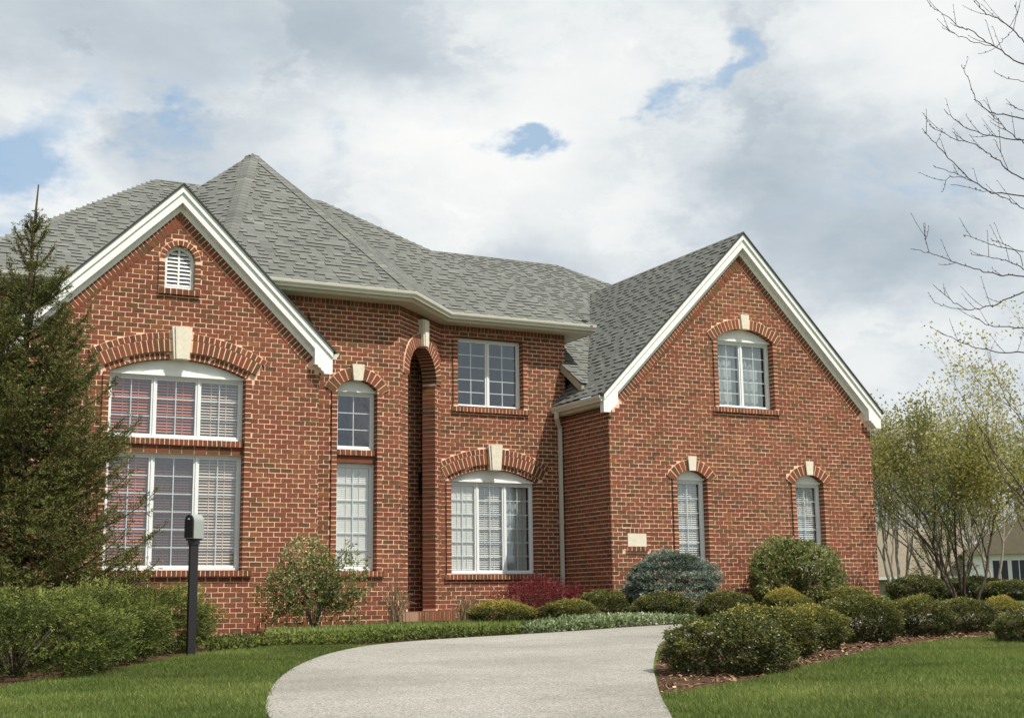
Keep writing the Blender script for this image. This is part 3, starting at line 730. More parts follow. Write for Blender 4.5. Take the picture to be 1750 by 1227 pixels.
# ------------------------------------------------------------------ roofs
DECK = MB(); SH = []; SHM = MB(); CAP = MB()
EXPO = .143
def facet(poly, pick=False, shingles=True, hk=1.0):
    """poly: 3D points, first two along the eave; lays a deck and courses of shingles on it"""
    P = [Vector(p) for p in poly]
    e = (P[1]-P[0]).normalized(); nrm = e.cross(P[2]-P[1]).normalized()
    if nrm.z < 0: nrm = -nrm
    up = nrm.cross(e).normalized()
    if up.z < 0: up = -up
    DECK.poly([p - nrm*.012 for p in P])
    if not shingles: return
    st = [((p-P[0]).dot(e), (p-P[0]).dot(up)) for p in P]
    tmin, tmax = min(t for s, t in st), max(t for s, t in st)
    def interval(t):
        xs = []
        for (s0, t0), (s1, t1) in zip(st, st[1:]+st[:1]):
            if (t0 <= t < t1) or (t1 <= t < t0): xs.append(s0+(s1-s0)*(t-t0)/(t1-t0))
        xs.sort(); return [(xs[i], xs[i+1]) for i in range(0, len(xs)-1, 2)]
    t = tmin-.012; row = 0
    while t < tmax-.03:
        for lo, hi in interval(min(max(t+EXPO*.35, tmin+.001), tmax-.001)):
            s = lo - R_.uniform(0, .2); thick = R_.random() < .5
            while s < hi:
                wd = R_.uniform(.10, .24); a, b = max(s, lo), min(s+wd, hi)
                if b-a > .02:
                    h = (.018 if thick else .004)*hk
                    q = lambda x, y, z: tuple(P[0]+e*x+up*y+nrm*z)
                    tt = min(t+EXPO+.01, tmax)
                    SH.append(([q(a, t, -.006), q(b, t, -.006), q(b, tt, -.006), q(a, tt, -.006), q(a, t, h+R_.uniform(0, .003)*hk), q(b, t, h), q(b, tt, .002), q(a, tt, .002)],
                               min(1, max(.12, R_.gauss(.62 if thick else .52, .13))), pick, hk))
                thick = (not thick) if R_.random() < .8 else thick
                s += wd
        t += EXPO; row += 1
def cap(a, b, n1, n2, wd=.13, o1=.010, o2=.006):
    """overlapping cap shingles along a hip or ridge from a (low) to b"""
    a, b = Vector(a), Vector(b); d = (b-a); L = d.length; d.normalize(); n1, n2 = Vector(n1).normalized(), Vector(n2).normalized()
    s1 = n1.cross(d).normalized(); s2 = n2.cross(d).normalized()
    if s1.dot(n2) > 0: s1 = -s1
    if s2.dot(n1) > 0: s2 = -s2
    up = (n1+n2).normalized(); t = 0
    s1 = -s1 if s1.dot(up) > 0 else s1; s2 = -s2 if s2.dot(up) > 0 else s2
    while t < L:
        p = a+d*t; q = a+d*min(t+.19, L); tn = min(1, max(0, R_.gauss(.55, .2)))
        for s_, n_ in ((s1, n1), (s2, n2)):
            P8 = [p+up*.0, p+s_*wd+n_*.0, q+s_*wd, q+up*0, p+up*o1, p+s_*wd+n_*o1, q+s_*wd+n_*o2, q+up*o2]
            CAP.hexa(P8, tn)
        t += .145
EY, EZ0 = 23.09, 5.50                                     # main eave line
XL, XR = 1.40, 13.86
MS = .7426
RY, RZ = 27.49, 8.797
RXL, RXR = XL+(RY-EY), XR-(RY-EY)
RXL = 5.845
nF = (0, -MS, 1); nR = (MS, 0, 1); nLft = (-(RZ-EZ0)/(RXL-XL), 0, 1)
facet([(XL, EY, EZ0), (XR, EY, EZ0), (RXR, RY, RZ), (RXL, RY, RZ)])
facet([(XR, EY, EZ0), (XR, 31.9, EZ0), (RXR, RY, RZ)], shingles=False)
facet([(XL, 31.9, EZ0), (XL, EY, EZ0), (RXL, RY, RZ)], shingles=False)
facet([(XR, 31.9, EZ0), (XL, 31.9, EZ0), (RXL, RY, RZ), (RXR, RY, RZ)], shingles=False)
cap((XR, EY, EZ0), (RXR, RY, RZ), nF, nR); cap((XL, EY, EZ0), (RXL, RY, RZ), nF, nLft); cap((RXL, RY, RZ), (RXR, RY, RZ), nF, (0, MS, 1))
# eight sided turret roof
TX, TY, TZ, TR = 7.516, 26.128, 9.184, 4.33
oc = [(TX+TR/math.cos(math.pi/8)*math.sin(math.radians(a)), TY-TR/math.cos(math.pi/8)*math.cos(math.radians(a)), 5.505) for a in (-67.5, -22.5, 22.5, 67.5)]
for i in range(3): facet([oc[i], oc[i+1], (TX, TY, TZ)], pick=(i == 1), hk=.3 if i == 2 else 1.0)
TS = (TZ-5.505)/TR
for i, a in ((1, -22.5), (2, 22.5)):
    na = [(math.sin(math.radians(a+s))*TS, -math.cos(math.radians(a+s))*TS, 1) for s in (-22.5, 22.5)]
    a_ = Vector(oc[i]); b_ = Vector((TX, TY, TZ)); cap(a_, a_+(b_-a_)*.985, na[0], na[1], .15, .026, .020)
# front gable roof
gy0, gy1 = 21.46, 25.6
gz = GZ+.03
for sg in (-1, 1):
    h = GH+.03
    facet([(GX+sg*h, gy0 if sg > 0 else gy1, gz-GS*h), (GX+sg*h, gy1 if sg > 0 else gy0, gz-GS*h), (GX, gy1 if sg > 0 else gy0, gz), (GX, gy0 if sg > 0 else gy1, gz)], shingles=False)
for sg in (-1, 1):
    s = MB(); h = GH+.05
    s.hexa([(GX, gy0-.015, gz-.035), (GX+sg*h, gy0-.015, gz-.035-GS*h), (GX+sg*h, gy0-.015, gz+.004-GS*h), (GX, gy0-.015, gz+.004), (GX, gy0+.3, gz-.035), (GX+sg*h, gy0+.3, gz-.035-GS*h), (GX+sg*h, gy0+.3, gz+.004-GS*h), (GX, gy0+.3, gz+.004)])
    s.build('shingle_edge', M['deck'], HOUSE)
# garage wing roof
ey0, ey1 = 21.515, 31.0
ez = EZ+.03
hL = EX-13.07
facet([(EX-hL, 23.53, ez-ES*hL), (EX-hL, ey0, ez-ES*hL), (EX, ey0, ez), (EX, ey1, ez), (13.42, ey1, ez-ES*(EX-13.42)), (13.42, 23.53, ez-ES*(EX-13.42))])
facet([(EX+3.43, ey0, ez-ES*3.43), (EX+3.43, ey1, ez-ES*3.43), (EX, ey1, ez), (EX, ey0, ez)], shingles=False)
cap((EX, ey0, ez), (EX, ey1-3, ez), (-ES, 0, 1), (ES, 0, 1), .12)
for sg in (-1, 1):
    s = MB(); h = EH+.05
    s.hexa([(EX, ey0-.015, ez-.035), (EX+sg*h, ey0-.015, ez-.035-ES*h), (EX+sg*h, ey0-.015, ez+.004-ES*h), (EX, ey0-.015, ez+.004), (EX, ey0+.3, ez-.035), (EX+sg*h, ey0+.3, ez-.035-ES*h), (EX+sg*h, ey0+.3, ez+.004-ES*h), (EX, ey0+.3, ez+.004)])
    s.build('shingle_edge', M['deck'], HOUSE)
# roof linking the two
LS = .6336; LY0, LZ0 = 22.68, 4.20; LY1 = 29.5; LZ1 = LZ0+LS*(LY1-LY0)
facet([(13.28, LY0, LZ0), (13.55, LY0, LZ0), (16.3, 27.0, LZ0+LS*(27.0-LY0)), (18.6, 27.5, LZ0+LS*(27.5-LY0)), (16.6, LY1, LZ1), (10.5, LY1, LZ1), (10.5, 27.5, LZ0+LS*(27.5-LY0)), (13.42, 23.53, LZ0+LS*(23.53-LY0)), (13.28, 23.53, LZ0+LS*(23.53-LY0))])
facet([(10.5, 33.5, LZ1-LS*4), (10.5, LY1, LZ1), (16.6, LY1, LZ1), (20.6, 33.5, LZ1-LS*4)], shingles=False)
facet([(18.6, 27.5, LZ0+LS*(27.5-LY0)), (20.6, 33.5, LZ1-LS*4), (16.6, LY1, LZ1)], shingles=False)
cap((18.6, 27.5, LZ0+LS*(27.5-LY0)), (16.6, LY1, LZ1), (0, -LS, 1), (LS, 0, 1)); cap((10.5, LY1, LZ1), (16.6, LY1, LZ1), (0, -LS, 1), (0, LS, 1))
s = MB()
s.prism([(13.28, LY0+.01, LZ0-.02), (13.42, LY0+.01, LZ0-.02), (13.42, LY0+.01, LZ0-.16), (13.28, LY0+.01, LZ0-.16)], (0, .03, 0))
s.prism([(13.285, LY0+.05, LZ0-.01), (13.285, 23.53, LZ0+LS*.85-.01), (13.285, 23.53, LZ0+LS*.85-.17), (13.285, LY0+.05, LZ0-.17)], (.03, 0, 0))
s.build('fascia_board', M['greytrim'], HOUSE)
ROOF = DECK.build('roof', M['deck'], HOUSE)
def near2(q):
    p = q[0][4]; return p[0]**2+p[1]**2+p[2]**2
pick = sorted([q for q in SH if q[2] and q[0][4][0] > 6.6], key=near2)[:300]; ids = {id(q) for q in pick}
for q in SH:
    if id(q) in ids:
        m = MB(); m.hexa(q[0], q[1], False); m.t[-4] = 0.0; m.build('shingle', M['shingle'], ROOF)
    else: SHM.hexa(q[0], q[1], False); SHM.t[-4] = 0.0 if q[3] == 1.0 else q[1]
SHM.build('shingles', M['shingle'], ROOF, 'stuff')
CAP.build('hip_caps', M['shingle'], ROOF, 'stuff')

# ------------------------------------------------------------------ white trim, gutters
def rake_trim(cx, zt, sl, half, y, zend, ywall):
    """barge boards with a proud top strip and stepped returns"""
    th = math.atan(sl); dv = .295
    for sg in (-1, 1):
        m = MB(); xe = cx+sg*half; ze = zt-sl*half
        X = lambda dx: cx+sg*dx
        m.prism([(X(0), y, zt-.03), (xe, y, ze-.03), (xe, y, ze-.05), (X(half-.3), y, zt-sl*(half-.3)-dv), (X(0), y, zt-dv)], (0, .04, 0))
        m.prism([(X(0), y-.03, zt), (xe, y-.03, ze), (xe, y-.03, ze-.125), (X(0), y-.03, zt-.125)], (0, .034, 0))
        # soffit under the rake
        m.prism([(X(0), y+.039, zt-dv+.02), (X(half-.3), y+.039, zt-sl*(half-.3)-dv+.02), (X(half-.3), y+.039, zt-sl*(half-.3)-dv-.012), (X(0), y+.039, zt-dv-.012)], (0, ywall-y-.043, 0))
        m.prism([(X(0), ywall-.022, zt-dv-.01), (X(half-.31), ywall-.022, zt-sl*(half-.31)-dv-.01), (X(half-.31), ywall-.022, zt-sl*(half-.31)-dv-.12), (X(0), ywall-.022, zt-dv-.12)], (0, .021, 0))
        # return
        xi = half-.32
        prof = [(half-.002, ze-.04), (half-.002, zend), (half-.145, zend), (half-.165, zend+.045), (half-.195, zend+.055), (half-.215, zend+.10), (half-.25, zend+.11), (half-.27, zend+.15), (xi, zend+.155), (xi, zt-sl*xi-dv), (xi+.02, zt-sl*(xi+.02)-.06)]
        m.prism([(X(a), y-.004, b) for a, b in prof], (0, .045, 0))
        m.prism([(X(half-.02), y+.04, ze-.05), (X(half-.02), y+.04, zend+.01), (X(half-.14), y+.04, zend+.01), (X(half-.26), y+.04, zend+.15), (X(xi+.01), y+.04, zend+.16), (X(xi+.01), y+.04, zt-sl*xi-dv)], (0, ywall-y-.03, 0))
        m.build('rake_trim', M['white'], HOUSE)
rake_trim(GX, GZ, GS, GH, 21.50, 3.832, YA)
rake_trim(EX, EZ, ES, EH, 21.555, 3.477, YE)
PROF = [(0.0, 0.0), (.0, -.115), (.075, -.115), (.085, -.085), (.112, -.05), (.12, -.012), (.12, .0), (.108, .0), (.105, -.02), (.01, -.02)]
def gutter(path, side):
    """K-style gutter swept along path (its back-top edge); side +1 puts the trough on the right of the path"""
    P = [Vector((p[0], p[1], 0)) for p in path]; z = path[0][2]; m = MB(); n = len(P); k = len(PROF)
    for i, p in enumerate(P):
        dirs = []
        if i > 0: dirs.append((P[i]-P[i-1]).normalized())
        if i < n-1: dirs.append((P[i+1]-P[i]).normalized())
        nn = [Vector((d.y, -d.x, 0))*side for d in dirs]; v = sum(nn, Vector()).normalized(); v = v/max(.3, v.dot(nn[0]))
        for o, h in PROF: q = p+v*o; m.v.append((q.x, q.y, z+h))
    for i in range(n-1):
        for j in range(k):
            j2 = (j+1) % k; m.f.append((i*k+j, (i+1)*k+j, (i+1)*k+j2, i*k+j2)); m.t.append(.5)
    m.f.append(tuple(range(k))); m.f.append(tuple(range((n-1)*k, n*k))); m.t += [.5, .5]
    return m.build('gutter', M['gutter'], HOUSE)
gutter([(6.3, 21.872, 5.498), (9.279, 21.872, 5.498), (10.60, 23.19, 5.498)], 1)
gutter([(10.40, 23.17, 5.494), (13.88, 23.17, 5.494)], 1)
gutter([(1.35, 23.17, 5.494), (4.2, 23.17, 5.494)], 1)
gutter([(13.12, 23.50, 3.80), (13.12, 21.57, 3.80)], 1)
gutter([(7.68, 22.25, 4.22), (7.68, 21.56, 4.22)], -1)
gutter([(19.95, 21.57, 3.80), (19.95, 28.0, 3.80)], 1)
s = MB()
s.poly([(5.8, 21.86, SOF), (9.285, 21.86, SOF), (10.62, 23.19, SOF), (10.75, 23.7, SOF), (9.1, 22.4, SOF), (5.8, 22.4, SOF)])
s.poly([(10.45, 23.16, SOF+.004), (13.86, 23.16, SOF+.004), (13.86, 28, SOF+.004), (13.35, 28, SOF+.004), (13.35, 23.65, SOF+.004), (10.45, 23.65, SOF+.004)])
s.poly([(1.1, 23.16, SOF), (4.2, 23.16, SOF), (4.2, 23.65, SOF), (1.1, 23.65, SOF)])
s.poly([(13.11, 21.6, 3.63), (13.35, 21.6, 3.63), (13.35, 23.55, 3.63), (13.11, 23.55, 3.63)])
for a, b, z in (((6.0, 21.873), (9.283, 21.873), 5.5), ((9.283, 21.873), (10.6, 23.19), 5.5), ((10.4, 23.171), (13.86, 23.171), 5.5), ((1.3, 23.171), (4.2, 23.171), 5.5)):
    s.poly([(*a, z), (*b, z), (*b, SOF-.01), (*a, SOF-.01)])
s.poly([(13.86, 23.17, 5.5), (13.86, 28, 5.5), (13.86, 28, SOF-.01), (13.86, 23.17, SOF-.01)])
s.poly([(13.121, 21.6, 3.80), (13.121, 23.5, 3.80), (13.121, 23.5, 3.62), (13.121, 21.6, 3.62)])
s.build('soffit', M['soffit'], HOUSE)
def rect_pipe(name, pts, a, b, mat):
    m = MB(); P = [Vector(p) for p in pts]; rows = []
    for i, p in enumerate(P):
        m.v += [(p.x-a, p.y-b, p.z), (p.x+a, p.y-b, p.z), (p.x+a, p.y+b, p.z), (p.x-a, p.y+b, p.z)]
    for i in range(len(P)-1):
        for k in range(4): k2 = (k+1) % 4; m.f.append((i*4+k, i*4+k2, i*4+4+k2, i*4+4+k)); m.t.append(.5)
    for z in (2.9, 1.5, .4): m.box(pts[-1][0]-a-.012, pts[-1][0]+a+.012, pts[-1][1]-b-.003, pts[-1][1]+b+.02, z, z+.03)
    return m.build(name, mat, HOUSE)
rect_pipe('downspout', [(13.04, 23.30, 3.72), (13.04, 23.30, 3.56), (13.20, 23.46, 3.38), (13.20, 23.46, -.34)], .036, .028, M['gutter'])

# ------------------------------------------------------------------ plants
def unit(v): return v/np.maximum(np.linalg.norm(v, axis=-1, keepdims=True), 1e-9)
def sprays(rng, Cn, A, Ls, n, lat, ll, lw, ang, tint, tjit=.12, upbias=.6, tip=0.0):
    """n leaves along each of the sprays that start at Cn and run along A for Ls; returns quads and tints"""
    S = len(Cn); A = unit(A)
    t = rng.random((S, n)); t = t**.8
    base = Cn[:, None]+A[:, None]*(Ls[:, None]*t)[..., None]
    r = rng.normal(size=(S, n, 3)); u = unit(r-(r*A[:, None]).sum(-1, keepdims=True)*A[:, None])
    a = ang*(.6+.8*rng.random((S, n, 1)))
    D = unit(A[:, None]*np.cos(a)+u*np.sin(a))
    P = base+u*lat*rng.random((S, n, 1))
    nn = rng.normal(size=(S, n, 3))*.8+np.array([0, 0, upbias])+u*.4
    Sd = unit(np.cross(D, nn)); L = (ll*(.7+.6*rng.random((S, n))))[..., None]; Wd = (lw*(.7+.6*rng.random((S, n))))[..., None]*.5
    V = np.stack([P, P+D*L*.45-Sd*Wd, P+D*L, P+D*L*.45+Sd*Wd], 2).reshape(-1, 4, 3)
    T = np.clip(tint[:, None]+rng.normal(size=(S, n))*tjit+tip*(t-.5), 0, 1).ravel()
    return V, T
class Lump:
    def __init__(s, rng, k=9, f=4.0):
        s.K = rng.normal(size=(k, 3))*f; s.p = rng.uniform(0, 6.28, k); s.a = rng.uniform(.5, 1, k); s.a /= np.sqrt((s.a**2).sum())
    def __call__(s, d): return (np.cos(d@s.K.T+s.p)*s.a).sum(-1)
def shell(rng, n, w, dp, h, lump, amp=.10, depth=.22, low=-.55, power=1.0):
    d = unit(rng.normal(size=(n*2, 3))); d = d[d[:, 2] > low][:n]
    q = np.sign(d)*np.abs(d)**power; q = q/np.maximum(np.linalg.norm(q, axis=1, keepdims=True), 1e-6) if power != 1 else d
    r = (1+amp*lump(d))*(1-depth*rng.random(len(d))**1.6)
    c = h*.44
    P = d*np.array([w/2, dp/2, 1])*r[:, None]; P[:, 2] = np.where(d[:, 2] > 0, P[:, 2]*(h-c), P[:, 2]*c/.75)+c; P[:, 2] = np.maximum(P[:, 2], .015)
    return P, d, r
def stems(rng, n, w, h, r0, mat, parent, name='branches', tint=.4):
    m = MB()
    for i in range(n):
        a = rng.uniform(0, 6.28); k = rng.uniform(.3, .85)*w/2
        m.tube([(rng.normal()*.03, rng.normal()*.03, -.05), (math.cos(a)*k*.35, math.sin(a)*k*.35, h*.35), (math.cos(a)*k, math.sin(a)*k, h*rng.uniform(.6, .85))], [r0, r0*.7, r0*.3], 5, tint)
    return m.build(name, mat, parent, None, True, True)

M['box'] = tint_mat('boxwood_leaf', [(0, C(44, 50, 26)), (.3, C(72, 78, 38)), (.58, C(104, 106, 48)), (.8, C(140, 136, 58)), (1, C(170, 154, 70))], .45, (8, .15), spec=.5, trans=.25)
M['juniper'] = tint_mat('juniper_leaf', [(0, C(40, 48, 24)), (.4, C(80, 91, 42)), (.75, C(115, 124, 60)), (1, C(150, 152, 80))], .7, (8, .15), spec=.2, trans=.2)
M['spruce'] = tint_mat('spruce_needle', [(0, C(44, 46, 22)), (.4, C(80, 84, 40)), (.75, C(114, 114, 58)), (1, C(150, 138, 82))], .6, (8, .15), spec=.3, trans=.12)
M['bluespruce'] = tint_mat('blue_needle', [(0, C(56, 66, 54)), (.45, C(106, 120, 104)), (.8, C(160, 170, 154)), (1, C(190, 196, 178))], .6, (8, .12), spec=.3, trans=.1)
M['barberry'] = tint_mat('barberry_leaf', [(0, C(72, 26, 28)), (.5, C(122, 48, 50)), (1, C(160, 78, 76))], .6, (8, .15), trans=.3)
M['viburnum'] = tint_mat('leathery_leaf', [(0, C(62, 70, 34)), (.45, C(106, 114, 60)), (.8, C(150, 154, 100)), (1, C(188, 184, 140))], .5, (8, .15), spec=.35, trans=.3)
M['cover'] = tint_mat('ground_cover_leaf', [(0, C(66, 58, 30)), (.35, C(74, 84, 34)), (.7, C(104, 116, 48)), (1, C(136, 128, 62))], .7, (8, .2), trans=.2)
M['lily'] = tint_mat('grassy_leaf', [(0, C(80, 96, 42)), (.5, C(120, 138, 66)), (1, C(166, 176, 108))], .55, (8, .15), trans=.35)
M['varieg'] = tint_mat('variegated_leaf', [(0, C(60, 84, 40)), (.5, C(104, 124, 72)), (1, C(196, 200, 168))], .55, (8, .1), trans=.3)
M['spring'] = tint_mat('spring_leaf', [(0, C(100, 106, 50)), (.5, C(146, 144, 76)), (1, C(186, 174, 108))], .6, (2, .15), trans=.5)
M['pale'] = tint_mat('pale_bud', [(0, C(130, 130, 84)), (.5, C(176, 170, 120)), (1, C(214, 206, 164))], .6, (2, .1), trans=.4)
M['grass'] = tint_mat('grass_blade', [(0, C(78, 92, 42)), (.45, C(110, 126, 62)), (.8, C(138, 148, 80)), (1, C(178, 168, 112))], .6, (2, .1), spec=.25, trans=.4, big=(.7, .26))
M['dry'] = tint_mat('dry_stalk', [(0, C(104, 84, 60)), (1, C(186, 166, 128))], .8, (8, .15), trans=.2)
M['treebark'] = tint_mat('grey_bark', [(0, C(74, 66, 58)), (1, C(150, 140, 128))], .9, (14, .3), .3, .1)

def place(name, mesh_o, loc, label, cat, group=None, rz=0.0, sc=(1, 1, 1), kids=()):
    o = bpy.data.objects.new(name, mesh_o.data); COL.objects.link(o); o.location = loc; o.rotation_euler = (0, 0, rz); o.scale = sc
    tag(o, label, cat, group)
    for k in kids:
        c = bpy.data.objects.new(k.name.split('.')[0], k.data); COL.objects.link(c); c.parent = o
    return o
def proto_kid(name, mb, mat):
    o = mb.build(name, mat, None, None, True, True); COL.objects.unlink(o); return o

# boxwoods: four different ones, about a metre across, scaled to each place
def box_mesh(seed, tips, ns=3000, n=10, depth=.16):
    rng = np.random.default_rng(seed); lu = Lump(rng, 12, 5.5)
    P, d, r = shell(rng, ns, 1.0, 1.0, .58, lu, .10, depth, -.8)
    A = unit(d*.8+rng.normal(size=d.shape)*.45+np.array([0, 0, .45]))
    hgt = P[:, 2]/.58
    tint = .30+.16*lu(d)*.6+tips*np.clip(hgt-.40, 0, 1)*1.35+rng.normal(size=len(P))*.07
    ln = np.where(rng.random(len(P)) < .05, rng.uniform(.09, .14, len(P)), .062)
    return fast_mesh('boxwood_shrub', *sprays(rng, P-A*.02, A, ln, n, .012, .023, .0155, .8, tint, .10, .5, .25), M['box'], link_it=False)
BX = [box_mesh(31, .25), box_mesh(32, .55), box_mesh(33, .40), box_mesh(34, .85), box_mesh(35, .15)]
def stem_proto(seed, n, w, h, r0, mat):
    rng = np.random.default_rng(seed); m = MB()
    for i in range(n):
        a = rng.uniform(0, 6.28); k = rng.uniform(.3, .85)*w/2
        m.tube([(rng.normal()*.03, rng.normal()*.03, -.05), (math.cos(a)*k*.35, math.sin(a)*k*.35, h*.35), (math.cos(a)*k, math.sin(a)*k, h*rng.uniform(.6, .85))], [r0, r0*.7, r0*.3], 5, .4)
    return proto_kid('branches', m, mat)
BXS = stem_proto(40, 14, 1.0, .5, .012, M['bark'])
gF, gH, gB = 'boxwoods in the mulch bed', 'clipped shrubs along the house front', 'dark mounded hedges on the neighbouring lot'
def boxw(i, x, y, w, h, label, group, dz=0, rz=None):
    return place('boxwood_shrub', BX[i], (x, y, G(x, y)+dz), label, 'shrub', group, rz if rz is not None else i*1.3+x, (w*.90, w*.86, h*.80/.58), (BXS,))
boxw(4, 7.32, 10.02, 1.22, .60, 'largest dark rounded boxwood at the corner of the mulch bed beside the driveway', gF)
boxw(2, 8.95, 11.55, 1.20, .60, 'dark green boxwood directly behind the largest boxwood of the mulch bed', gF)
boxw(1, 10.05, 12.25, .95, .58, 'yellow tipped boxwood second along the mulch bed edge from the driveway', gF)
boxw(0, 11.42, 13.0, 1.12, .66, 'full boxwood standing in front of the house corner on the right', gF)
boxw(2, 12.92, 13.45, .98, .60, 'olive boxwood just right of the house corner, with lawn in front', gF)
boxw(0, 14.15, 13.85, .88, .54, 'boxwood beneath the multi stemmed yellow green tree', gF)
boxw(4, 12.78, 11.55, .82, .44, 'low dark boxwood cut by the right edge of the photograph', gF)
boxw(3, 15.35, 14.3, .75, .52, 'small orange tinged shrub at the far right of the mulch bed', gF)
boxw(3, 10.41, 20.6, 1.22, .50, 'bright yellow green mound shrub below the arched triple window', gH)
boxw(1, 11.66, 20.55, 1.05, .50, 'olive yellow mound shrub in front of the red barberry', gH)
boxw(0, 12.62, 20.95, 1.10, .64, 'dark green boxwood in the inner corner beneath the downspout side wall', gH)
boxw(4, 13.22, 19.95, 1.15, .60, 'dark boxwood below the blue spruce at the driveway edge', gH)
boxw(0, 14.35, 19.6, 1.10, .60, 'dark green boxwood right of the blue spruce by the garage wall', gH)
boxw(3, 15.5, 19.4, 1.0, .62, 'golden yellow shrub in front of the leafy bush on the garage wall', gH)
boxw(1, 17.3, 19.9, 1.2, .62, 'yellow green boxwood at the right end of the garage wall', gH)
boxw(4, 26.28, 27.4, 1.75, .80, 'dark domed hedge nearest the house corner on the neighbouring lot', gB)
boxw(4, 27.7, 26.8, 1.75, .72, 'dark domed hedge around the stems of the yellow green tree', gB, rz=2)
boxw(0, 26.9, 24.6, 1.9, .58, 'low green hedge in front of the neighbouring garage windows', gB)

# spreading junipers on the left
def juniper_mesh(seed, w, dp, h):
    rng = np.random.default_rng(seed); lu = Lump(rng, 14, 4.2)
    P, d, r = shell(rng, 2700, w, dp, h, lu, .17, .26, -.8)
    A = unit(d*np.array([1, 1, .3])+rng.normal(size=d.shape)*.38+np.array([0, 0, .20]))
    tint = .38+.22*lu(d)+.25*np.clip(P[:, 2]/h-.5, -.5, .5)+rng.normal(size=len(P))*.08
    return fast_mesh('juniper', *sprays(rng, P-A*.05, A, rng.uniform(.08, .17, len(P)), 16, .020, .034, .010, .5, tint, .10, .3, .3), M['juniper'], link_it=False)
JS = stem_proto(41, 16, 1.5, .55, .016, M['bark'])
gJ = 'spreading junipers below the spruce'
for i, (x, y, w, dp, h, lab) in enumerate(((1.75, 13.75, 2.1, 1.7, .76, 'spreading green juniper cut by the left edge of the photograph'),
                                          (2.62, 15.25, 1.8, 1.6, .78, 'spreading green juniper in the middle of the row below the spruce'),
                                          (3.62, 17.0, 1.7, 1.4, .76, 'spreading green juniper right behind the black mailbox post'),
                                          (1.2, 15.6, 2.0, 1.6, .86, 'spreading juniper at the back, close to the spruce trunk'))):
    j = juniper_mesh(50+i, w, dp, h)
    place('juniper', j, (x, y, G(x, y)), lab, 'shrub', gJ, 0, (1, 1, 1), (JS,))

# the spruce
def make_spruce():
    rng = np.random.default_rng(61); H = 5.85; bx, by = 2.17, 17.26; gz = G(bx, by)
    root = empty('spruce_tree', (bx, by, gz), 'tall dark green spruce with a bare pointed leader at the left house corner', 'tree')
    t = MB(); t.tube([(bx, by, gz-.1), (bx+.01, by, gz+2), (bx-.02, by, gz+4), (bx, by, gz+5.2), (bx+.03, by, gz+H)], [.085, .06, .032, .020, .009], 7, .3); t.build('trunk', M['bark'], root, None, True)
    Cn, A, Ls, Ti = [], [], [], []; wood = MB()
    z = .10
    while z < H-.58:
        f = z/(H-.5); Lm = 1.80*(1-f)**.78*(1 if z > .5 else .85+.3*z)+.13
        nb = 13 if z < 3.4 else (8 if z < 4.2 else 5)
        a0 = rng.uniform(0, 6.28)
        for b in range(nb):
            a = a0+6.283*b/nb+rng.normal()*.22; L = Lm*rng.uniform(.66, 1.2)*(1 if rng.random() < .9 else .5); zz = z+rng.uniform(-.05, .05)
            el0 = np.interp(f, [0, .5, .85, 1], [.02, .16, .8, 1.1])+rng.normal()*.09; el1 = np.interp(f, [0, .5, 1], [.66, .85, 1.25])
            pts = [np.array([0, 0, zz])]; K = 7
            for k in range(K):
                el = el0+(el1-el0)*(k/(K-1))**2.0 - (.12 if 1 <= k <= 2 else 0)
                pts.append(pts[-1]+np.array([math.cos(a)*math.cos(el), math.sin(a)*math.cos(el), math.sin(el)])*L/K)
            pts = np.array(pts)
            wood.tube([tuple(p+np.array([bx, by, gz])) for p in pts], np.linspace(.014 if f < .8 else .008, .004, K+1), 4, .3, False)
            for k in range(K):
                d = pts[k+1]-pts[k]; l = np.linalg.norm(d); d = d/l; side = np.array([-math.sin(a), math.cos(a), 0])
                tk = (k+.5)/K
                if tk > .12 or f > .8:
                    Cn.append(pts[k]); A.append(d); Ls.append(l*1.05+(.05 if k == K-1 else 0)); Ti.append(.40+.28*tk+rng.normal()*.06)
                nt = 3 if L > .5 else 2
                if f > .80: nt = 1 if (f < .87 or k % 2) else 0
                for s_ in (-1, 1):
                    for q in range(nt):
                        if tk < .15: continue
                        tl = (.42*L*(1-tk)**.8+.09)*rng.uniform(.6, 1.1)
                        p = pts[k]+d*l*rng.random()
                        dd = d*rng.uniform(.5, .9)+side*s_*rng.uniform(.5, .9)+np.array([0, 0, rng.normal()*.28-.04])
                        Cn.append(p); A.append(dd); Ls.append(tl); Ti.append(.34+.26*tk+rng.normal()*.08)
                        if tl > .22:
                            e = unit(dd)
                            for _ in range(2):
                                Cn.append(p+e*tl*rng.uniform(.25, .7)); A.append(e+side*rng.choice([-1, 1])*.6+rng.normal(size=3)*.35); Ls.append(tl*.45); Ti.append(.36+.2*tk+rng.normal()*.08)
        z += .21 if z < 3.7 else .27
    Cn, A, Ls, Ti = np.array(Cn), np.array(A), np.array(Ls), np.array(Ti)
    V, T = sprays(rng, Cn, A, Ls, 17, .005, .036, .0105, .75, Ti, .10, .4, .1)
    fast_mesh('crown', V, T, M['spruce'], root)
    wood.build('branches', M['bark'], root, None, True)
    print('spruce sprays', len(Cn))
make_spruce()

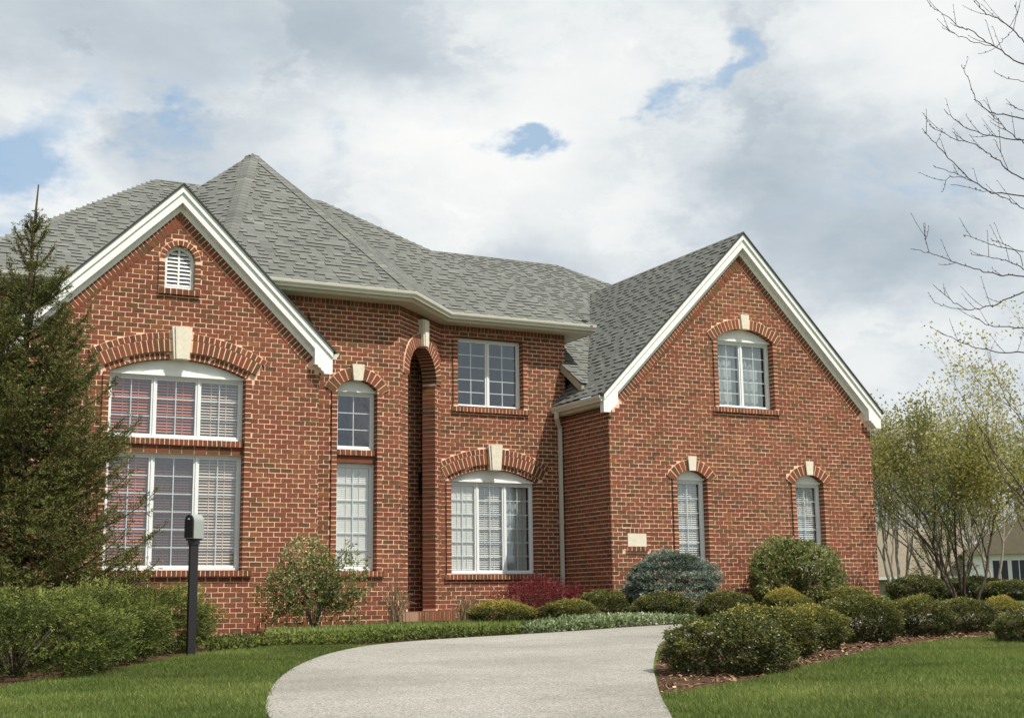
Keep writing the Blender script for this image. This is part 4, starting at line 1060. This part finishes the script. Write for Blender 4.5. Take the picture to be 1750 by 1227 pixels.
# leafy evergreen bushes against the walls
def leafy(seed, w, dp, h, ns, n, ll, lw, mat, depth=.75, amp=.16, tbase=.5, stemn=16):
    rng = np.random.default_rng(seed); lu = Lump(rng, 12, 4.5)
    P, d, r = shell(rng, ns, w, dp, h, lu, amp, depth, -.6)
    A = unit(d*.6+rng.normal(size=d.shape)*.5+np.array([0, 0, .5]))
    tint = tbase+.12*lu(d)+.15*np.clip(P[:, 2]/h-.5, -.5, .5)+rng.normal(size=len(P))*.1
    return fast_mesh('bush', *sprays(rng, P-A*.04, A, rng.uniform(.08, .18, len(P)), n, .02, ll, lw, .8, tint, .14, .5, .1), mat, link_it=False)
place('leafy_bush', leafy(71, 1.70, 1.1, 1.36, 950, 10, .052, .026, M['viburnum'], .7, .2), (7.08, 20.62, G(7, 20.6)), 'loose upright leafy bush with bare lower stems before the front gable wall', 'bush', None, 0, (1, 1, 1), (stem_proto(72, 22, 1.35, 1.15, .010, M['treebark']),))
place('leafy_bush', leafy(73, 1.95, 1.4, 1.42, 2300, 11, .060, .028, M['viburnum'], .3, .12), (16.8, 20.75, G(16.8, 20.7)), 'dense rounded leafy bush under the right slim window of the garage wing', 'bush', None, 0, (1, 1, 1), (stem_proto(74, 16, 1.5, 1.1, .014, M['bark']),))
def globosa():
    rng = np.random.default_rng(75); lu = Lump(rng, 14, 5.0)
    P, d, r = shell(rng, 4200, 1.85, 1.6, 1.30, lu, .15, .22, -.8)
    lay_ = np.round(P[:, 2]/.20)*.20; P[:, 2] = P[:, 2]*.72+lay_*.28
    A = unit(d*np.array([1, 1, .25])+rng.normal(size=d.shape)*.35+np.array([0, 0, .22]))
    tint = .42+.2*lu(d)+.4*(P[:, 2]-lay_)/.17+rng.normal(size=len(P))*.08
    return fast_mesh('blue_spruce', *sprays(rng, P-A*.05, A, rng.uniform(.10, .17, len(P)), 20, .014, .044, .014, .8, tint, .10, .5, .25), M['bluespruce'], link_it=False)
place('blue_spruce', globosa(), (14.0, 20.85, G(14, 20.8)+.04), 'dwarf silvery blue spruce mound at the garage wing corner under the plaque', 'shrub', None, 0, (.94, .94, .90), (stem_proto(76, 14, 1.4, 1.0, .02, M['bark']),))
def barberry():
    rng = np.random.default_rng(77); lu = Lump(rng, 10, 4)
    P, d, r = shell(rng, 1300, 1.75, 1.2, .74, lu, .14, .4, -.4)
    A = unit(d+np.array([0, 0, .5])+rng.normal(size=d.shape)*.35)
    return fast_mesh('barberry_shrub', *sprays(rng, P-A*.05, A, rng.uniform(.14, .26, len(P)), 12, .012, .026, .015, .9, .5+rng.normal(size=len(P))*.15, .15), M['barberry'], link_it=False)
place('barberry_shrub', barberry(), (12.15, 22.4, G(12, 22.4)), 'crimson red barberry under the right half of the arched triple window', 'shrub', None, 0, (1, 1, 1), (stem_proto(78, 16, 1.4, .6, .008, M['twig']),))
def stalks(name, x, y, n, spread, h, label, cat, mat, bend=.5, seed=80, leafy_n=0, kid=None):
    rng = np.random.default_rng(seed); m = MB(); g = G(x, y)
    for i in range(n):
        a = rng.uniform(0, 6.28); k = rng.uniform(.1, 1)*spread; hh = h*rng.uniform(.45, 1); bx, by = x+rng.normal()*spread*.22, y+rng.normal()*spread*.2
        m.tube([(bx, by, g-.02), (bx+math.cos(a)*k*.3, by+math.sin(a)*k*.3, g+hh*.6), (bx+math.cos(a)*k*.8, by+math.sin(a)*k*.8, g+hh*(1-.1*bend)), (bx+math.cos(a)*k*1.1, by+math.sin(a)*k*1.1, g+hh*(1-.4*bend*rng.random()))], [.006, .005, .004, .002], 4, rng.random(), False)
    o = m.build(name, mat, None, None, False); tag(o, label, cat)
    return o
stalks('dry_perennial', 8.98, 21.75, 60, .38, .82, 'dry tan grassy stalks left of the brick entry step', 'plant', M['dry'])
stalks('twiggy_shrub', 10.55, 22.35, 90, .30, .50, 'small leafless beige twiggy shrub right of the brick entry step', 'shrub', M['dry'], .3, 81)
stalks('twiggy_shrub', 18.6, 21.3, 70, .45, .85, 'leafless brown twiggy shrub at the right end of the garage wall', 'shrub', M['twig'], .2, 82)

# ground cover and lawn
def pts_in(poly, n, rng):
    P = np.array(poly); lo, hi = P.min(0), P.max(0); out = []
    area = 0
    while sum(len(o) for o in out) < n:
        q = rng.uniform(lo, hi, (n*2, 2)); out.append(q[inside(q, poly)])
    return np.concatenate(out)[:n]
def carpet(name, poly, n, h, ll, lw, mat, upness=1.0, tb=.5, seed=90, label=None):
    rng = np.random.default_rng(seed); q = pts_in(poly, n, rng); lu = Lump(rng, 8, 1.6)
    u = lu(np.c_[q, np.zeros(n)]); base = np.c_[q, Gv(q[:, 0], q[:, 1])+rng.uniform(0, h, n)*(1+.35*u)]
    D = unit(rng.normal(size=(n, 3))*np.array([1, 1, .5])+np.array([0, 0, upness])); S = unit(np.cross(D, rng.normal(size=(n, 3))+np.array([0, -.6, .3])))
    L = ll*rng.uniform(.6, 1.3, n)[:, None]; Wd = lw*rng.uniform(.6, 1.3, n)[:, None]*.5
    V = np.stack([base, base+D*L*.5-S*Wd, base+D*L, base+D*L*.5+S*Wd], 1)
    return fast_mesh(name, V, np.clip(tb+.18*u+rng.normal(size=n)*.16, 0, 1), mat, None, 'stuff')
carpet('sedum_ground_cover', [(4.35, 16.45), (5.3, 17.05), (6.2, 16.8), (7.24, 17.25), (8.3, 17.5), (9.3, 17.75), (9.6, 18.7), (8.2, 19.0), (6.6, 18.8), (5.6, 19.6), (4.9, 19.2)], 30000, .07, .05, .026, M['cover'], .7, .45, 91)
carpet('daylily_leaves', [(6.0, 19.6), (6.8, 18.9), (8.2, 19.0), (9.6, 18.7), (10.6, 18.3), (11.2, 19.4), (10.4, 19.9), (9.3, 21.0), (8.2, 21.0), (6.4, 20.6)], 20000, .03, .12, .013, M['lily'], 1.2, .5, 92)
carpet('variegated_ground_cover', [(9.4, 17.8), (10.45, 18.1), (11.4, 18.55), (12.6, 18.9), (13.4, 19.1), (13.0, 19.6), (11.9, 20.0), (10.9, 20.0), (10.0, 19.2)], 12000, .12, .075, .034, M['varieg'], .8, .5, 93)
carpet('fallen_leaves', [(4.5, 19.0), (6.0, 19.4), (7.4, 21.5), (2.6, 21.5), (3.0, 18.5)], 5000, .01, .05, .03, M['chip'], .1, .6, 94)
LAWN_L = [(-.2, 5.2), (2.08, 5.2), (2.15, 6.2), (2.70, 8.79), (3.02, 9.86), (3.65, 11.64), (4.38, 13.31), (5.25, 14.95), (6.1, 16.2), (6.3, 16.6), (5.3, 17.02), (4.4, 16.42), (3.8, 15.72), (2.9, 14.3), (2.2, 13.4), (1.5, 12.5), (-.2, 12.0)]
LAWN_R = [(4.05, 5.2), (4.3, 6.2), (4.87, 7.26), (5.6, 8.52), (6.16, 8.77), (7.11, 9.28), (8.58, 10.29), (10.53, 11.62), (12.22, 12.40), (13.6, 12.68), (16, 13.38), (15.0, 11.5), (8.6, 5.2)]
def lawn_blades(name, poly, n, seed):
    rng = np.random.default_rng(seed); q = pts_in(poly, n, rng); lu = Lump(rng, 10, 1.1); l2 = Lump(rng, 10, 6.0)
    q = q+rng.normal(size=q.shape)*.03*(rng.random((n, 1)) < .5)
    p3 = np.c_[q, np.zeros(n)]; u = lu(p3); v = l2(p3)
    b = np.c_[q, Gv(q[:, 0], q[:, 1])-.004]
    D = unit(rng.normal(size=(n, 3))*np.array([.55, .55, .1])+np.array([0, 0, 1.0])); a = rng.uniform(0, 6.28, n)
    S = np.c_[np.cos(a), np.sin(a), np.zeros(n)]; L = (rng.uniform(.025, .055, n)*(1+.12*v))[:, None]; Wd = rng.uniform(.0025, .0045, n)[:, None]
    bend = np.c_[rng.normal(size=(n, 2))*.012, np.zeros(n)]
    V = np.stack([b-S*Wd, b+S*Wd, b+D*L+bend+S*Wd*.25, b+D*L+bend-S*Wd*.25], 1)
    T = np.clip(.42+.14*u+.10*v+rng.normal(size=n)*.13+(rng.random(n) < .03)*.4, 0, 1)
    return fast_mesh(name, V, T, M['grass'], None, 'stuff')
lawn_blades('lawn_grass', LAWN_L, 170000, 95); lawn_blades('lawn_grass', LAWN_R, 170000, 96)

# ------------------------------------------------------------------ mailbox
def make_mailbox():
    x, y = 3.95, 15.83; g = G(x, y)
    root = empty('mailbox', (x, y, g), 'black post mailbox with a grey rounded top standing before the juniper', 'mailbox')
    m = MB(); b = .046
    m.box(x-b, x+b, y-b, y+b, g-.1, g+1.325); m.build('post', M['iron'], root)
    c = MB(); c.box(x-.056, x+.056, y-.056, y+.056, g+1.285, g+1.335); c.build('collar', M['iron'], root)
    n = Vector((-.86, -.51, 0)).normalized(); s = Vector((-n.y, n.x, 0)); hw, L, h0 = .078, .16, g+1.355; hs = .20
    c = MB(); ctr = Vector((x, y, 0))
    q = lambda a, d, z: tuple(ctr+s*a+n*d+Vector((0, 0, z)))
    c.hexa([q(-.06, -.07, g+1.335), q(.06, -.07, g+1.335), q(.06, -.07, h0), q(-.06, -.07, h0), q(-.06, .07, g+1.335), q(.06, .07, g+1.335), q(.06, .07, h0), q(-.06, .07, h0)]); c.build('bracket', M['iron'], root)
    prof = [(-hw, h0), (hw, h0), (hw, h0+hs)]+[(hw*math.cos(math.pi*i/10), h0+hs+hw*1.08*math.sin(math.pi*i/10)) for i in range(1, 10)]+[(-hw, h0+hs)]
    M['mailgrey'] = flat_mat('grey_metal', C(150, 156, 150), .35, (10, .06), spec=.5)
    bd = MB(); bd.prism([q(a, -L/2, z) for a, z in prof], n*L); bd.build('body', M['mailgrey'], root)
    k = .84
    dr = MB(); dr.prism([q(a*k, L/2+.001, h0+.012+(z-h0)*.93) for a, z in prof], n*.012); d_ = dr.build('door', M['iron'], root)
    hd = MB(); hd.box(*sorted((q(0, L/2+.013, 0)[0]-.012, q(0, L/2+.013, 0)[0]+.012)), q(0, L/2+.02, 0)[1]-.012, q(0, L/2+.02, 0)[1]+.012, h0+hs+.02, h0+hs+.035); hd.build('handle', M['mailgrey'], d_)
    f = MB(); f.hexa([q(-hw-.006, -.02, h0+.10), q(-hw-.006, .0, h0+.10), q(-hw-.006, .0, h0+.22), q(-hw-.006, -.02, h0+.22), q(-hw-.002, -.02, h0+.10), q(-hw-.002, .0, h0+.10), q(-hw-.002, .0, h0+.22), q(-hw-.002, -.02, h0+.22)]); f.build('flag', M['iron'], root)
make_mailbox()
# utility meter at the right corner of the house
um = empty('utility_meter', (20.05, 22.6, G(20, 22.6)), 'pale grey utility meter post beside the right corner of the garage wing', 'meter')
M['pvc'] = flat_mat('grey_enamel', C(176, 178, 172), .5)
m = MB(); m.box(19.95, 20.17, 22.5, 22.62, .02, .36); m.build('housing', M['pvc'], um)
m = MB(); m.tube([(20.02, 22.56, -.4), (20.02, 22.56, .02)], .03, 8); m.build('conduit', M['pvc'], um)
m = MB(); m.tube([(20.12, 22.56, -.4), (20.12, 22.56, .02)], .025, 8); m.build('conduit', M['pvc'], um)

# ------------------------------------------------------------------ trees
M['spring2'] = tint_mat('opening_leaf', [(0, C(122, 124, 74)), (.5, C(168, 166, 110)), (1, C(208, 200, 152))], .6, (2, .12), trans=.45)
def grow(rng, wood, tips, p, d, L, r, lev, maxlev, spread=.6, up=.15, kids=(2, 3), seg=4, tint=.4):
    pts = [p]; dd = d
    for i in range(seg):
        dd = unit(dd+rng.normal(size=3)*.10+np.array([0, 0, up*.12])); pts.append(pts[-1]+dd*L/seg)
    wood.tube([tuple(q) for q in pts], np.linspace(r, r*.62, seg+1), 6 if lev < 2 else (4 if lev < 4 else 3), min(1, max(0, tint+rng.normal()*.15)), False)
    if lev >= 2: tips += [(q, dd, lev) for q in pts[1:]]
    if lev == maxlev: return
    for k in range(rng.integers(kids[0], kids[1]+1)):
        t = rng.uniform(.45, 1.0) if k else 1.0
        q = pts[min(seg, max(1, int(round(t*seg))))]
        n = unit(np.cross(dd, rng.normal(size=3))); a = spread*rng.uniform(.55, 1.25)*(.6 if k == 0 else 1)
        grow(rng, wood, tips, q, unit(dd*math.cos(a)+n*math.sin(a)+np.array([0, 0, up])), L*rng.uniform(.66, .86), r*.62*(1 if k == 0 else .85), lev+1, maxlev, spread, up, kids, max(2, seg-1) if lev > 2 else seg, tint)
def tree(name, x, y, stems_, H, L0, r0, maxlev, seed, label, leaf=None, n_leaf=3, ll=.06, lw=.04, lat=.12, mat=None, spread=.55, up=.18, tint=.4, group=None, lean=(0, 0), bark=None, kids=(2, 3)):
    rng = np.random.default_rng(seed); g = G(x, y); root = empty(name, (x, y, g), label, 'tree', group); wood = MB(); tips = []
    for s in range(stems_):
        a = 6.283*s/max(1, stems_)+rng.uniform(0, 1); k = .28 if stems_ > 1 else .03
        d = unit(np.array([math.cos(a)*k+lean[0], math.sin(a)*k+lean[1], 1.0]))
        grow(rng, wood, tips, np.array([x+math.cos(a)*.05*stems_, y+math.sin(a)*.05*stems_, g-.05]), d, L0*rng.uniform(.85, 1.1), r0, 0, maxlev, spread, up, kids, 4, tint)
    # scale to the height wanted
    zmax = max(v[2] for v in wood.v); f = H/(zmax-g)
    wood.v = [(x+(a-x)*f, y+(b-y)*f, g+(c-g)*f) for a, b, c in wood.v]
    wood.build('trunk', bark or M['treebark'], root, None, True)
    if leaf:
        P = np.array([[x+(q[0]-x)*f, y+(q[1]-y)*f, g+(q[2]-g)*f] for q, d, l in tips]); D = np.array([d for q, d, l in tips])
        keep = rng.random(len(P)) < leaf; P, D = P[keep], D[keep]
        o = np.array([x, y, g]); lu = Lump(rng, 8, 1.2)
        V, T = sprays(rng, P-o, D+rng.normal(size=D.shape)*.5, np.full(len(P), lat*1.5), n_leaf, lat, ll, lw, 1.0, .5+.15*lu(P)+rng.normal(size=len(P))*.1, .15)
        fast_mesh('crown', V, T, mat, root)
    return root
tree('multi_stem_tree', 23.9, 23.35, 5, 4.9, 1.6, .045, 5, 201, 'multi stemmed tree in yellow green spring leaf right of the garage wing', .95, 8, .075, .042, .24, M['spring'], .5, .18, .15)
tree('flowering_tree', 21.9, 18.35, 4, 6.9, 2.0, .06, 6, 202, 'tall tree with pale opening buds at the right edge of the photograph', .95, 4, .07, .042, .16, M['spring2'], .55, .15, .2)
gT = 'leafless grey trees behind the garage wing'
for i, (x, y, H, lab) in enumerate(((33.7, 36.0, 7.1, 'pale leafless tree nearest the garage wing corner'), (35.0, 35.6, 6.4, 'pale leafless tree second from the garage wing corner'), (36.9, 34.9, 7.0, 'pale leafless tree behind the yellow green tree'), (42.0, 33.2, 7.4, 'pale leafless tree at the far right behind the neighbouring house drive'))):
    tree('bare_tree', x, y, 4, H, 2.3, .075, 6, 210+i, lab, .8, 2, .13, .06, .2, M['pale'], .42, .2, .85, gT)
tree('leafy_tree', 29.5, 24.8, 4, 4.9, 1.6, .05, 5, 230, 'olive yellow tree behind the low hedge at the far right', .95, 7, .085, .05, .2, M['spring'], .5, .14, .15)
tree('leafy_tree', 31.0, 30.6, 4, 5.0, 1.7, .05, 5, 231, 'olive green tree behind the stems of the yellow green tree', .95, 4, .09, .055, .14, M['viburnum'], .5, .18, .15)
def conifer(x, y, H, w, label):
    rng = np.random.default_rng(240); g = G(x, y); root = empty('conifer', (x, y, g), label, 'tree')
    t = MB(); t.tube([(x, y, g-.1), (x, y, g+H)], [.07, .01], 6, .3); t.build('trunk', M['bark'], root, None, True)
    n = 420; z = rng.random(n)**1.3*H*.95; a = rng.uniform(0, 6.28, n); r = w/2*(1-z/H)**.8*rng.uniform(.2, 1, n)
    P = np.c_[np.cos(a)*r, np.sin(a)*r, z]; A = np.c_[np.cos(a), np.sin(a), np.full(n, .1)]
    V, T = sprays(rng, P, A, np.full(n, .25), 16, .05, .06, .018, .7, .45+rng.normal(size=n)*.1, .1); fast_mesh('crown', V, T, M['spruce'], root)
conifer(28.2, 28.4, 2.3, 2.3, 'small dark conifer between the hedges and the neighbouring house')

# bare branching tree whose trunk stands just right of the photograph
BRANCHES=[[(14.21,10.83,6.29),(13.61,11.01,6.56),(13.06,11.13,6.79),(12.91,11.15,6.95),(12.66,11.17,7.06),(12.46,11.15,7.07),(12.3,11.18,7.22),(12.25,11.26,7.46)],[(12.91,11.15,6.95),(12.99,11.15,7.17),(13.02,11.17,7.35)],[(12.91,11.15,6.95),(12.77,11.18,6.82),(12.7,11.24,6.72)],[(14.26,10.86,5.99),(13.7,11.02,6.35),(13.1,11.2,6.55),(12.9,11.19,6.56),(12.66,11.21,6.68),(12.57,11.34,6.83),(12.46,11.46,6.97),(12.41,11.56,7.05),(12.32,11.65,7.21),(12.08,11.68,7.31)],[(12.66,11.21,6.68),(12.37,11.3,6.74),(12.22,11.39,6.83),(12.07,11.51,6.95)],[(14.3,10.95,5.41),(13.85,11.21,5.77),(13.38,11.52,5.98),(12.99,11.6,6.0),(12.89,11.67,6.07),(12.8,11.73,6.21),(12.7,11.74,6.44),(12.55,11.7,6.6)],[(14.32,10.99,5.19),(13.8,11.2,5.41),(13.19,11.38,5.59),(13.17,11.49,5.67),(13.09,11.59,5.84),(12.97,11.64,5.98),(12.89,11.67,6.07)],[(13.8,11.2,5.41),(13.22,11.41,5.63),(13.03,11.6,5.69),(12.86,11.7,5.75),(12.72,11.86,5.86),(12.63,11.97,6.02),(12.51,12.01,6.13)],[(14.38,11.14,4.31),(13.83,11.29,4.83),(13.3,11.53,5.15),(13.11,11.59,5.26),(12.9,11.58,5.38),(12.7,11.6,5.49),(12.59,11.72,5.61),(12.31,11.74,5.63),(11.99,11.76,5.74)],[(14.4,11.17,4.1),(13.89,11.35,4.7),(13.3,11.54,4.94),(12.94,11.73,5.0),(12.71,11.81,5.13),(12.49,11.85,5.32),(12.39,11.98,5.55),(12.18,11.98,5.71),(12.09,11.98,5.78)],[(12.71,11.81,5.13),(12.52,11.82,5.18),(12.38,11.91,5.27),(12.18,11.94,5.31)],[(12.54,11.75,5.15),(12.45,11.86,5.17),(12.29,11.91,5.12)],[(12.94,11.73,5.0),(12.77,11.82,5.04),(12.55,12.03,5.13)],[(13.89,11.35,4.7),(13.27,11.54,4.78),(13.02,11.54,4.84),(12.94,11.73,5.0)],[(14.45,11.3,3.29),(13.87,11.44,3.72),(13.38,11.73,3.95),(13.17,11.86,3.97),(12.9,11.92,4.01),(12.66,11.99,4.07),(12.38,12.03,4.13),(12.18,12.11,4.22),(11.89,12.13,4.24)],[(12.18,12.11,4.22),(12.17,12.14,4.35),(12.22,12.2,4.48)],[(14.5,11.31,3.15),(13.87,11.44,3.72),(13.43,11.79,3.75),(13.29,11.94,3.69),(13.22,12.11,3.63),(12.98,12.12,3.57),(12.79,12.16,3.55),(12.68,12.31,3.71),(12.53,12.43,3.91)],[(12.79,12.16,3.55),(12.56,12.25,3.58),(12.5,12.39,3.66)],[(14.53,11.38,2.71),(13.99,11.6,3.16),(13.51,11.91,3.33),(13.12,12.05,3.34),(12.9,12.06,3.4),(12.8,12.09,3.47)],[(14.55,11.44,2.34),(13.92,11.58,2.77),(13.35,11.8,2.97),(13.17,12.02,3.0),(12.87,12.12,3.07),(12.58,12.12,3.12),(12.26,12.14,3.24)],[(13.87,11.44,3.72),(13.26,11.61,4.01),(13.15,11.72,4.12),(12.95,11.78,4.15),(12.66,11.87,4.19)],[(12.9,11.05,6.22),(12.83,11.21,6.29),(12.65,11.27,6.38)],[(13.11,11.59,5.26),(12.95,11.55,5.46),(12.79,11.48,5.59)],[(12.89,11.09,5.85),(12.73,11.07,5.87),(12.67,11.15,5.93)],[(13.09,11.47,3.99),(12.94,11.39,4.13),(12.75,11.46,4.25),(12.59,11.47,4.27)],[(13.75,12.02,4.38),(13.48,12.05,4.4),(13.28,12.15,4.46),(13.05,12.32,4.6)],[(14.28,10.91,5.7),(13.68,10.94,6.94),(13.4,11.08,7.65)],[(14.23,10.77,6.5),(13.8,10.81,7.38),(13.59,10.77,7.79)]]
TRUNK=[(14.79,11.91,-0.58),(14.67,11.69,0.81),(14.54,11.46,2.27),(14.4,11.17,4.1),(14.25,10.88,5.92),(14.08,10.52,8.11)]
def bare_right():
    rng = np.random.default_rng(250); tx, ty = TRUNK[0][0], TRUNK[0][1]
    root = empty('budding_tree', (tx, ty, G(tx, ty)), 'leafless tree reaching dark budded twigs in from the right edge', 'tree')
    t = MB(); t.tube([(tx, ty, G(tx, ty)-.1)]+TRUNK[1:], [.13, .12, .10, .085, .065, .035], 9, .3); t.build('trunk', M['treebark'], root, None, True)
    w = MB(); bud = MB()
    def budat(p, s):
        d = rng.normal(size=3)*.4+np.array([-.5, .2, .7]); d = d/np.linalg.norm(d); u = np.cross(d, [1, .3, .2]); u /= np.linalg.norm(u); v = np.cross(d, u); p = np.array(p)
        ring_ = [p+d*s*.9+(u*math.cos(k*2.1)+v*math.sin(k*2.1))*s*.55 for k in range(3)]; b = len(bud.v); bud.v += [tuple(p)]+[tuple(q) for q in ring_]+[tuple(p+d*s*2)]
        for k in range(3): k2 = (k+1) % 3; bud.f += [(b, b+1+k2, b+1+k), (b+4, b+1+k, b+1+k2)]; bud.t += [.3, .3]
    for br in BRANCHES:
        P = np.array(br); n = len(P)
        q = np.linspace(0, n-1, (n-1)*4+1); Q = np.stack([np.interp(q, np.arange(n), P[:, k]) for k in range(3)], 1)
        Q[1:-1] += rng.normal(size=Q[1:-1].shape)*.008
        L = np.linalg.norm(np.diff(Q, axis=0), axis=1).sum()
        r0 = .0055+.005*min(1, L/2.6) if L > .8 else .0045
        w.tube([tuple(p) for p in Q], np.linspace(r0, .0034, len(Q)), 5, .25, False)
        for i in range(2, len(Q)):
            if rng.random() < .55 and i > len(Q)*.3: budat(Q[i], rng.uniform(.010, .017))
            if rng.random() < .20 and i > len(Q)*.35:
                d = Q[i]-Q[i-1]; d = d/np.linalg.norm(d); d = d*.7+rng.normal(size=3)*.4+np.array([0, 0, .35]); d /= np.linalg.norm(d); l = rng.uniform(.12, .34)
                e = [Q[i]+d*l*k/3+np.array([0, 0, .03*k*k*l]) for k in range(4)]; w.tube([tuple(p) for p in e], [.004, .0034, .003, .0024], 4, .25, False)
                for p in e[1:]: budat(p, rng.uniform(.009, .014))
    w.build('branches', M['twig'], root, None, True); bud.build('buds', M['twig'], root, 'stuff')
bare_right()

# ------------------------------------------------------------------ neighbouring house far behind
def neighbour():
    O = Vector((66.5, 67.7, -1.4)); root = empty('neighbouring_house', O, 'distant single storey beige house with a broad tan roof and white trim', 'house')
    ex, ey = Vector((.7071, -.7071, 0)), Vector((.7071, .7071, 0))
    q = lambda a, d, z: tuple(O+ex*a+ey*d+Vector((0, 0, z+1.4)))
    side = flat_mat('beige_siding', C(150, 140, 120), .8); tan = flat_mat('tan_shingle', C(132, 122, 104), .95, (4, .15)); dark = flat_mat('dark_glass', C(40, 42, 52), .15, spec=.6)
    def blk(m, a0, a1, d0, d1, z0, z1): m.hexa([q(a0, d1, z0), q(a1, d1, z0), q(a1, d1, z1), q(a0, d1, z1), q(a0, d0, z0), q(a1, d0, z0), q(a1, d0, z1), q(a0, d0, z1)])
    w = MB(); blk(w, -12, 2.0, 0, 9, -1.4, 1.2); w.build('wall', side, root)
    w = MB(); blk(w, 2.0, 9.5, -1.5, 9, -1.4, 2.6); w.build('wall', M['white'], root)
    r = MB(); r.prism([q(-12.5, -.5, 1.15), q(-12.5, 4.5, 4.6), q(-12.5, 9.5, 1.15)], ex*14.6); r.build('roof', tan, root)
    r = MB(); r.prism([q(1.6, -2, 2.5), q(5.75, -2, 5.0), q(9.9, -2, 2.5)], ey*9); r.build('roof', tan, root)
    g = MB(); blk(g, -12.5, 2.0, -.62, -.5, 1.0, 1.18); g.build('gutter', M['white'], root)
    for a in (3.6, 4.75, 6.0):
        f = MB(); blk(f, a, a+1.1, -1.56, -1.49, .2, 2.2); fo = f.build('window', M['frame'], root)
        p = MB(); blk(p, a+.1, a+.52, -1.575, -1.56, .3, 2.1); p.build('pane', dark, fo)
        p = MB(); blk(p, a+.58, a+1.0, -1.575, -1.56, .3, 2.1); p.build('pane', dark, fo)
neighbour()

def treeline():
    rng = np.random.default_rng(260); n = 5200
    a = rng.uniform(.60, .95, n); d = rng.uniform(105, 130, n); lu = Lump(rng, 8, 16.0)
    hmax = 9.5+2.2*lu(np.c_[np.cos(a), np.sin(a), np.zeros(n)]); z = -1.5+rng.random(n)**.9*hmax
    P = np.c_[np.sin(a)*d, np.cos(a)*d, z]; A = np.c_[rng.normal(size=(n, 2))*.35, np.ones(n)]
    V, T = sprays(rng, P, A, np.full(n, 1.3), 9, .5, .75, .055, .5, .5+.2*rng.normal(size=n), .2)
    fast_mesh('treeline', V, T, M['haze_twig'], None, 'stuff')
M['haze_twig'] = tint_mat('far_twigs', [(0, C(104, 98, 84)), (.5, C(150, 144, 124)), (1, C(176, 172, 140))], .9, (1, .1), spec=.1, trans=.2)
treeline()
